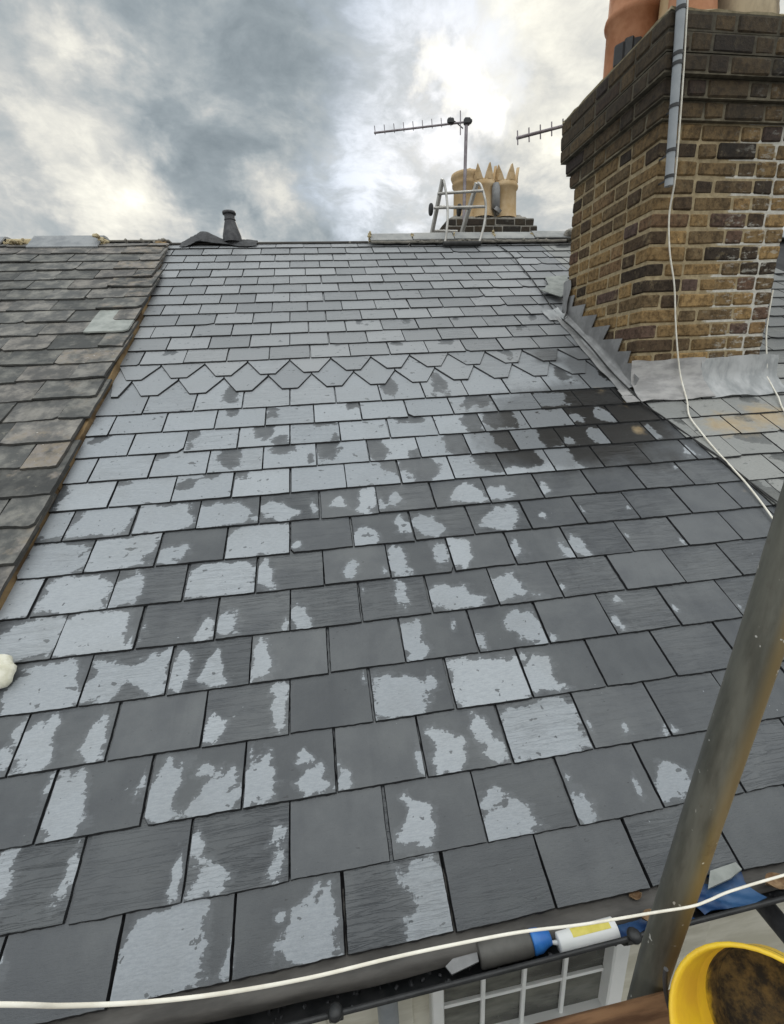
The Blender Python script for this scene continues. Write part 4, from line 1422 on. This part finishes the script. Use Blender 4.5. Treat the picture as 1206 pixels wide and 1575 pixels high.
q.tube([rp(2.055, 4.628, 0.028), rp(2.42, 4.628, 0.028)], 0.023, 12)
q.build('bearing_bar', M['rubber'], lad)
for c in ((1.985, 4.13, 2.745), (2.265, 4.13, 2.74)):
    q = MB()
    q.lathe([(0.0, -0.014), (0.045, -0.014), (0.052, -0.008), (0.052, 0.008), (0.045, 0.014), (0.0, 0.014)], 20, c, (Vector((0, 1, 0)), Vector((0, 0, 1)), Vector((1, 0, 0))))
    q.build('wheel', M['rubber'], lad)

# ------------------------------------------------------------------ eaves
def gz(x):
    return -0.030 + 0.045 * max(0.0, (x - 0.3)) / 1.3 * (1.0 if x < 2.9 else 1)


GR, GY = 0.056, -0.008
def gutter(x0, x1, parent):
    prof = []
    for k in range(15):
        a = math.pi * k / 14
        prof.append((GY - GR * math.cos(a), -GR * math.sin(a)))
    lipf = [(GY - GR - 0.007, 0.004), (GY - GR - 0.008, -0.006)]
    P = []
    for j in range(12):
        x = x0 + (x1 - x0) * j / 11
        P.append([(x, y, gz(x) + h) for y, h in prof])
    q = MB()
    q.grid(P, True, 0.003)
    q.tube([(x0 + (x1 - x0) * j / 11, GY - GR - 0.003, gz(x0 + (x1 - x0) * j / 11) + 0.001) for j in range(12)], 0.0052, 8)
    return q.build('gutter', M['gutter_black'], parent)


gut = gutter(-0.40, 2.83, house)
gutter(-2.6, -0.405, left_house)
gutter(2.835, 4.4, right_house)
for x in (0.05, 0.72, 1.392, 2.06, 2.6):
    q = MB()
    pts = [(x, GY - (GR + 0.005) * math.cos(math.pi * k / 10), gz(x) - (GR + 0.005) * math.sin(math.pi * k / 10)) for k in range(11)]
    for a, b in zip(pts, pts[1:]):
        A_, B_ = Vector(a), Vector(b)
        t = (B_ - A_).normalized()
        q.box((A_ + B_) / 2, (0.028, (B_ - A_).length + 0.004, 0.005), (Vector((1, 0, 0)), t, Vector((1, 0, 0)).cross(t)))
    q.lathe([(0.0, 0.0), (0.014, 0.0), (0.016, 0.008), (0.010, 0.014), (0.0, 0.015)], 12, (x, GY - GR - 0.004, gz(x) + 0.003))
    q.box((x, 0.052, gz(x) - 0.005), (0.028, 0.012, 0.05))
    q.build('gutter_bracket', M['gutter_black'], house)
for nm, mt, x0, x1, par in (('eaves_sheet', M['tray'], -0.36, 2.86, house), ('eaves_sheet', M['tray'], 2.865, 4.4, right_house)):
    P = []
    for j in range(40):
        x = x0 + (x1 - x0) * j / 39
        k = 0.003 * math.sin(x * 6) + 0.0015 * math.sin(x * 21)
        up = 0.010 * max(0, (x - 0.8))
        P.append([(x, -0.022 + k, gz(x) * 0.35 - 0.030), (x, -0.017 + k, -0.014 + up * 0.4), (x, -0.006, -0.0135), (x, 0.03, 0.0025), (x, 0.12, 0.056)])
    q = MB()
    q.grid(P, True, 0.002)
    q.build(nm, mt, par)
for x0, x1, par in ((-0.40, 2.845, house), (-2.6, -0.405, left_house), (2.85, 4.4, right_house)):
    q = MB()
    q.box(((x0 + x1) / 2, 0.066, -0.085), (x1 - x0, 0.018, 0.15), None, 0.002)
    q.build('fascia', M['white_paint'], par)
    q = MB()
    q.box(((x0 + x1) / 2, 0.088, -0.154), (x1 - x0, 0.062, 0.012), None, 0.001)
    q.build('soffit', M['white_paint'], par)
# wall with the opening for the window
WX0, WX1, WZ0, WZ1 = 0.952, 1.530, -1.35, -0.19
YW = 0.115


def wall(name, x0, x1, parent, hole=None):
    q = MB()
    def blk(a, b, c, d):
        q.box(((a + b) / 2, YW + 0.11, (c + d) / 2), (b - a, 0.22, d - c))
    if hole:
        hx0, hx1, hz0, hz1 = hole
        blk(x0, hx0, -5.6, -0.162)
        blk(hx1, x1, -5.6, -0.162)
        blk(hx0, hx1, -5.6, hz0)
        blk(hx0, hx1, hz1, -0.162)
    else:
        blk(x0, x1, -5.6, -0.162)
    return q.build('wall', M['render'], parent)


wall('wall', -0.40, 2.845, house, (WX0, WX1, WZ0, WZ1))
wall('wall', -2.6, -0.405, left_house)
wall('wall', 2.85, 4.4, right_house)
q = MB()
for (x, w) in ((0.855, 0.10), (1.60, 0.13), (1.745, 0.14)):
    q.box((x, YW - 0.006, -0.9), (w, 0.014, 1.46), None, 0.003)
for x in (0.55, 0.30, 0.05):
    q.box((x, YW - 0.006, -0.9), (0.235, 0.013, 1.46), None, 0.003)
q.build('cladding', M['render'], house, 'cream painted boards either side of the window')
win = None
q = MB()
fy = YW - 0.012
q.box((WX0 + 0.017, fy, (WZ0 + WZ1) / 2), (0.034, 0.06, WZ1 - WZ0), None, 0.004)
q.box((WX1 - 0.025, fy, (WZ0 + WZ1) / 2), (0.050, 0.06, WZ1 - WZ0), None, 0.004)
q.box(((WX0 + WX1) / 2, fy, WZ1 - 0.02), (WX1 - WX0 - 0.085, 0.058, 0.04), None, 0.004)
q.box(((WX0 + WX1) / 2, fy, -0.64), (WX1 - WX0 - 0.085, 0.058, 0.05), None, 0.004)
q.box(((WX0 + WX1) / 2, fy, WZ0 + 0.03), (WX1 - WX0 - 0.085, 0.058, 0.06), None, 0.004)
win = q.build('window', M['white_paint'], house)
q = MB()
q.box(((WX0 + WX1) / 2, fy + 0.012, (WZ0 + WZ1) / 2), (WX1 - WX0 - 0.09, 0.010, WZ1 - WZ0 - 0.08))
q.build('pane', M['glass'], win)
q = MB()
for x in (1.106, 1.228, 1.353):
    q.box((x, fy + 0.001, (-0.23 - 0.635) / 2), (0.0125, 0.012, 0.41), None, 0.002)
for z_ in (-0.4615, -0.315):
    q.box(((WX0 + WX1) / 2 - 0.008, fy + 0.003, z_), (WX1 - WX0 - 0.088, 0.011, 0.0115), None, 0.002)
q.build('glazing_bar', M['white_paint'], win)
q = MB()
q.tube([(0.832, 0.032, -0.10), (0.832, 0.032, -0.30), (0.836, 0.045, -0.55), (0.836, 0.060, -5.5)], 0.026, 18)
q.build('downpipe', M['grey_plastic'], house)

# ------------------------------------------------------------------ scaffold
pole = thing('scaffold_pole', 'leaning weathered steel scaffold pole in front of the eaves at the right', 'scaffold pole', (1.27, -0.24, 0.28))
q = MB()
q.tube([(1.2305, -0.24, -0.45), (1.2685, -0.24, 0.297), (1.300, -0.24, 0.62), (1.333, -0.24, 0.93), (1.372, -0.24, 1.35), (1.43, -0.24, 1.9)], 0.0245, 32)
q.build('tube', M['pole'], pole)
q = MB()
q.tube([(1.258, -0.24, 0.06), (1.261, -0.24, 0.115)], 0.033, 20)
q.box((1.225, -0.225, 0.09), (0.03, 0.05, 0.055), None, 0.006)
q.tube([(1.205, -0.215, 0.105), (1.205, -0.25, 0.105)], 0.009, 8)
q.build('coupler', M['dark_metal'], pole)
q = MB()
for i in range(3):
    y1 = -0.268 - i * 0.232
    q.box((0.9, y1 - 0.1125, 0.265 + random.uniform(-.002, .002)), (4.6, 0.225, 0.038), None, 0.004, 0.001)
    if i == 0:
        first = q
        o = q.build('scaffold_board', M['board'])
        tag(o, 'brown scaffold board nearest the house, its edge showing below the window', 'scaffold board', 'boards of the scaffold deck')
    else:
        o = q.build('scaffold_board', M['board'])
        tag(o, ['', 'middle brown scaffold board of the deck, under the tipped bucket', 'outermost brown scaffold board of the deck, away from the house'][i], 'scaffold board', 'boards of the scaffold deck')
    q = MB()
q = MB()
q.tube([(1.822, 0.12, -0.112), (1.822, -0.9, -0.112)], 0.0242, 20)
o = q.build('scaffold_tube', M['dark_metal'])
tag(o, 'short dark scaffold tube sticking out from under the gutter in the lower right corner', 'scaffold tube')

# yellow bucket tipped over on the boards
bk = thing('bucket', 'dirty yellow bucket tipped towards the viewer in the bottom right corner, dark grime inside', 'bucket', (1.40, -0.40, 0.29))
axo = Vector((-0.70, -0.50, 0.56)).normalized()
s1 = axo.cross(Vector((0, 0, 1))).normalized()
s2 = axo.cross(s1).normalized()
mouth = Vector((1.262, -0.421, 0.456))
R0 = 0.108
prof = [(0.0, -0.165), (0.058, -0.165), (0.064, -0.160), (R0 - 0.006, -0.020), (R0 - 0.003, -0.008), (R0 + 0.0015, -0.004), (R0 + 0.0025, 0.000), (R0 + 0.001, 0.003), (R0 - 0.002, 0.002),
        (R0 - 0.006, -0.010), (R0 - 0.014, -0.045), (R0 - 0.022, -0.080), (0.076, -0.115), (0.066, -0.150), (0.0, -0.154)]
q = MB()
seg = 48
q.lathe(prof, seg, mouth, (s1, s2, axo), True, 0.0)
o = q.build('shell', M['bucket'], bk)
dirt = []
for (r, h) in prof:
    for k in range(seg):
        dirt.append(0.0)
pi_ = 9
for j in range(pi_, len(prof)):
    for k in range(seg):
        th = 2 * math.pi * k / seg
        p = s1 * math.cos(th) + s2 * math.sin(th)
        far_side = p.dot(Vector((0.7, 0.65, 0.3)).normalized())
        dirt[j * seg + k] = {9: -0.2, 10: 0.02, 11: 0.28, 12: 0.75, 13: 1.0, 14: 1.0}[j] + 0.30 * max(0, far_side)
setattr_f(o.data, 'dirt', dirt)
q = MB()
q.tube([mouth + s1 * (math.cos(t) * (R0 + 0.012)) + s2 * (math.sin(t) * (R0 + 0.012)) + axo * (-0.02 - 0.07 * abs(math.sin(t))) for t in np.linspace(0, math.pi, 25)], 0.003, 8)
q.build('handle', M['dark_metal'], bk)

# taut pale rope along the eaves
cable('rope', [(0.40, -0.43, 0.92), (0.546, -0.42, 0.843), (0.578, -0.41, 0.808), (0.627, -0.40, 0.773), (0.682, -0.39, 0.744), (0.749, -0.37, 0.701), (0.825, -0.36, 0.684), (0.895, -0.35, 0.664), (0.974, -0.34, 0.641),
               (1.061, -0.33, 0.610), (1.158, -0.32, 0.583), (1.225, -0.312, 0.562), (1.253, -0.31, 0.562), (1.285, -0.31, 0.571), (1.364, -0.31, 0.579), (1.50, -0.31, 0.59), (2.4, -0.33, 0.66)], 0.0016, M['white_cable'],
      'thin white line strung along the eaves in front of the gutter and scaffold pole', 'rope')

# cream lump on the slates at the far left
q = MB()
P = []
for j in range(11):
    row = []
    for i in range(24):
        th, ph = math.pi * j / 10, 2 * math.pi * i / 24
        k = 1 + 0.10 * math.sin(3 * ph + 2 * th) + 0.06 * math.sin(7 * ph) * math.sin(th) + 0.05 * math.sin(5 * th + ph)
        row.append(rp(-0.262 + 0.062 * k * math.sin(th) * math.cos(ph), 0.792 + 0.055 * k * math.sin(th) * math.sin(ph), 0.030 + 0.036 * k * math.cos(th)))
    row.append(row[0])
    P.append(row)
q.grid(P[::-1], True)
o = q.build('mortar_lump', M['mortar_lump'])
tag(o, 'rounded cream lump lying on the slates at the far left edge', 'lump')

# ------------------------------------------------------------------ things lying in the gutter
def axes(d):
    d = Vector(d).normalized()
    a = d.cross(Vector((0, 0, 1))).normalized()
    return (a, d.cross(a), d)


gd = Vector((1, 0, 0.035)).normalized()
car = thing('sealant_tube', 'white sealant cartridge with a yellow printed band lying in the gutter', 'sealant tube', (1.28, -0.03, -0.02))
a0 = Vector((1.232, -0.030, gz(1.232) - 0.030))
q = MB()
q.lathe([(0.0, 0.0), (0.0195, 0.0), (0.0215, 0.002), (0.0215, 0.028), (0.0228, 0.030), (0.0228, 0.142), (0.021, 0.144), (0.0, 0.144)], 26, a0, axes(gd))
q.build('body', M['white_paint'], car)
q = MB()
for k in range(4):
    for j in range(7):
        th = math.radians(-118 + j * 7.5)
    vs = []
A3 = axes(gd)
vs, fs = [], []
for j in range(9):
    th = math.radians(60 + j * 6)
    for l in (0.034, 0.128):
        vs.append(a0 + (A3[0] * math.cos(th) * -1 + A3[1] * -math.sin(th)) * 0.0232 + A3[2] * l)
for j in range(8):
    fs.append((j * 2, j * 2 + 1, j * 2 + 3, j * 2 + 2))
q = MB()
q.add(vs, fs, True)
q.build('printed_band', M['yellow_print'], car)
q = MB()
q.tube([a0 + Vector((-0.001, 0.002, 0)), a0 + Vector((-0.014, 0.003, 0.003)), a0 + Vector((-0.028, 0.006, 0.009))], [0.005, 0.0035, 0.0022], 10)
q.build('nozzle', M['white_paint'], car)
bot = thing('bottle', 'dark grey bottle with a bright blue cap lying in the gutter', 'bottle', (1.11, -0.03, -0.03))
b0 = Vector((1.045, -0.022, gz(1.045) - 0.018))
q = MB()
q.lathe([(0.0, 0.0), (0.022, 0.0), (0.0245, 0.003), (0.0245, 0.118), (0.022, 0.124), (0.0, 0.125)], 26, b0, axes(gd))
q.build('body', M['bottle_grey'], bot)
q = MB()
q.lathe([(0.0, 0.0), (0.0225, 0.0), (0.0235, 0.004), (0.0225, 0.020), (0.016, 0.034), (0.013, 0.046), (0.0, 0.047)], 26, b0 + gd * 0.1255, axes(gd))
q.build('cap', M['blue_cap'], bot)
# blue plastic, leaves, broken slate and sludge
def rag(x0, x1, y0, y1, h, seed, mat, nm, label, cat):
    r2 = np.random.default_rng(seed)
    wv = [(r2.uniform(10, 60), r2.uniform(20, 90), r2.uniform(0, 6.28), r2.uniform(0.3, 1)) for _ in range(9)]
    P = []
    for j in range(10):
        row = []
        for i in range(28):
            x, y = x0 + (x1 - x0) * i / 27, y0 + (y1 - y0) * j / 9
            k = sum(a * abs(math.sin(fx * x + fy * y + ph)) for fx, fy, ph, a in wv) / 9
            yc = (y - GY) / GR
            row.append((x + 0.006 * math.sin(y * 90), y + 0.004 * math.sin(x * 40), gz(x) - GR * math.sqrt(max(0.03, 1 - min(1, yc * yc))) * 0.55 + h + k * 0.028))
        P.append(row)
    q = MB()
    q.grid(P, True, 0.0015)
    o = q.build(nm, mat)
    return tag(o, label, cat)


rag(1.215, 1.36, -0.016, 0.036, -0.012, 5, M['blue_plastic'], 'plastic_scrap', 'dark blue crumpled plastic in the gutter behind the white sealant tube', 'plastic scrap')
rag(1.345, 1.56, -0.050, 0.034, -0.014, 8, M['blue_plastic'], 'plastic_scrap', 'long blue crumpled plastic in the gutter to the left of and behind the scaffold pole', 'plastic scrap')
rag(1.58, 1.745, -0.054, 0.030, -0.002, 13, M['blue_plastic'], 'plastic_scrap', 'pale-topped blue crumpled plastic in the gutter right of the scaffold pole', 'plastic scrap')
for (x, y, r, s, lab) in ((1.46, -0.035, 0.022, 1, 'curled brown dead leaf in the gutter left of the scaffold pole'), (1.455, 0.012, 0.016, 2, 'small reddish dead leaf tucked under the eaves left of the scaffold pole'),
                          (1.80, -0.030, 0.03, 3, 'large tan dead leaf in the gutter at the right edge of the photo'), (1.225, 0.02, 0.014, 4, 'small brown dead leaf between the blue cap and the sealant tube')):
    r2 = random.Random(s)
    P = []
    for j in range(7):
        row = []
        for i in range(7):
            a, b = i / 6 * 2 - 1, j / 6 * 2 - 1
            w = (1 - abs(a) ** 2.2) * 0.62
            row.append((x + a * r, y + b * w * r, gz(x) - 0.012 + 0.35 * r * (b * b + 0.4 * a * a) + r2.uniform(-.001, .001)))
        P.append(row)
    q = MB()
    q.grid(P, True, 0.0008)
    o = q.build('dead_leaf', M['leaf'])
    tag(o, lab, 'leaf', 'dead leaves in the gutter')
q = MB()
q.prism([(1.63, -0.012), (1.70, -0.004), (1.74, 0.006), (1.735, 0.02), (1.66, 0.016)], lambda a, b, t: Vector((a, b, gz(a) - 0.008 + 0.005 * t + (b + 0.01) * 0.4)))
o = q.build('slate_fragment', M['pale_slate'])
tag(o, 'pale slate fragment lying on the blue plastic in the gutter', 'slate')
q = MB()
q.prism([(0.975, -0.046), (1.04, -0.036), (1.042, -0.014), (0.985, -0.020), (0.965, -0.03)], lambda a, b, t: Vector((a, b, gz(a) - 0.014 + 0.004 * t)))
o = q.build('slate_fragment', M['lead_dark'])
tag(o, 'dark slate fragment in the wet gutter left of the grey bottle', 'slate')
q = MB()
for _ in range(300):
    x = random.uniform(0.0, 2.3)
    y = random.gauss(GY, 0.018)
    yc = (y - GY) / GR
    lumps(q, (x, y, gz(x) - GR * math.sqrt(max(0, 1 - yc * yc)) + 0.006), 1, (0.001, 0.001, 0.002), (0.003, 0.008))
o = q.build('gutter_sludge', M['felt'])
o['kind'] = 'stuff'
tag(o, 'black wet sludge and grit in the bottom of the gutter', 'sludge', None, 'stuff')
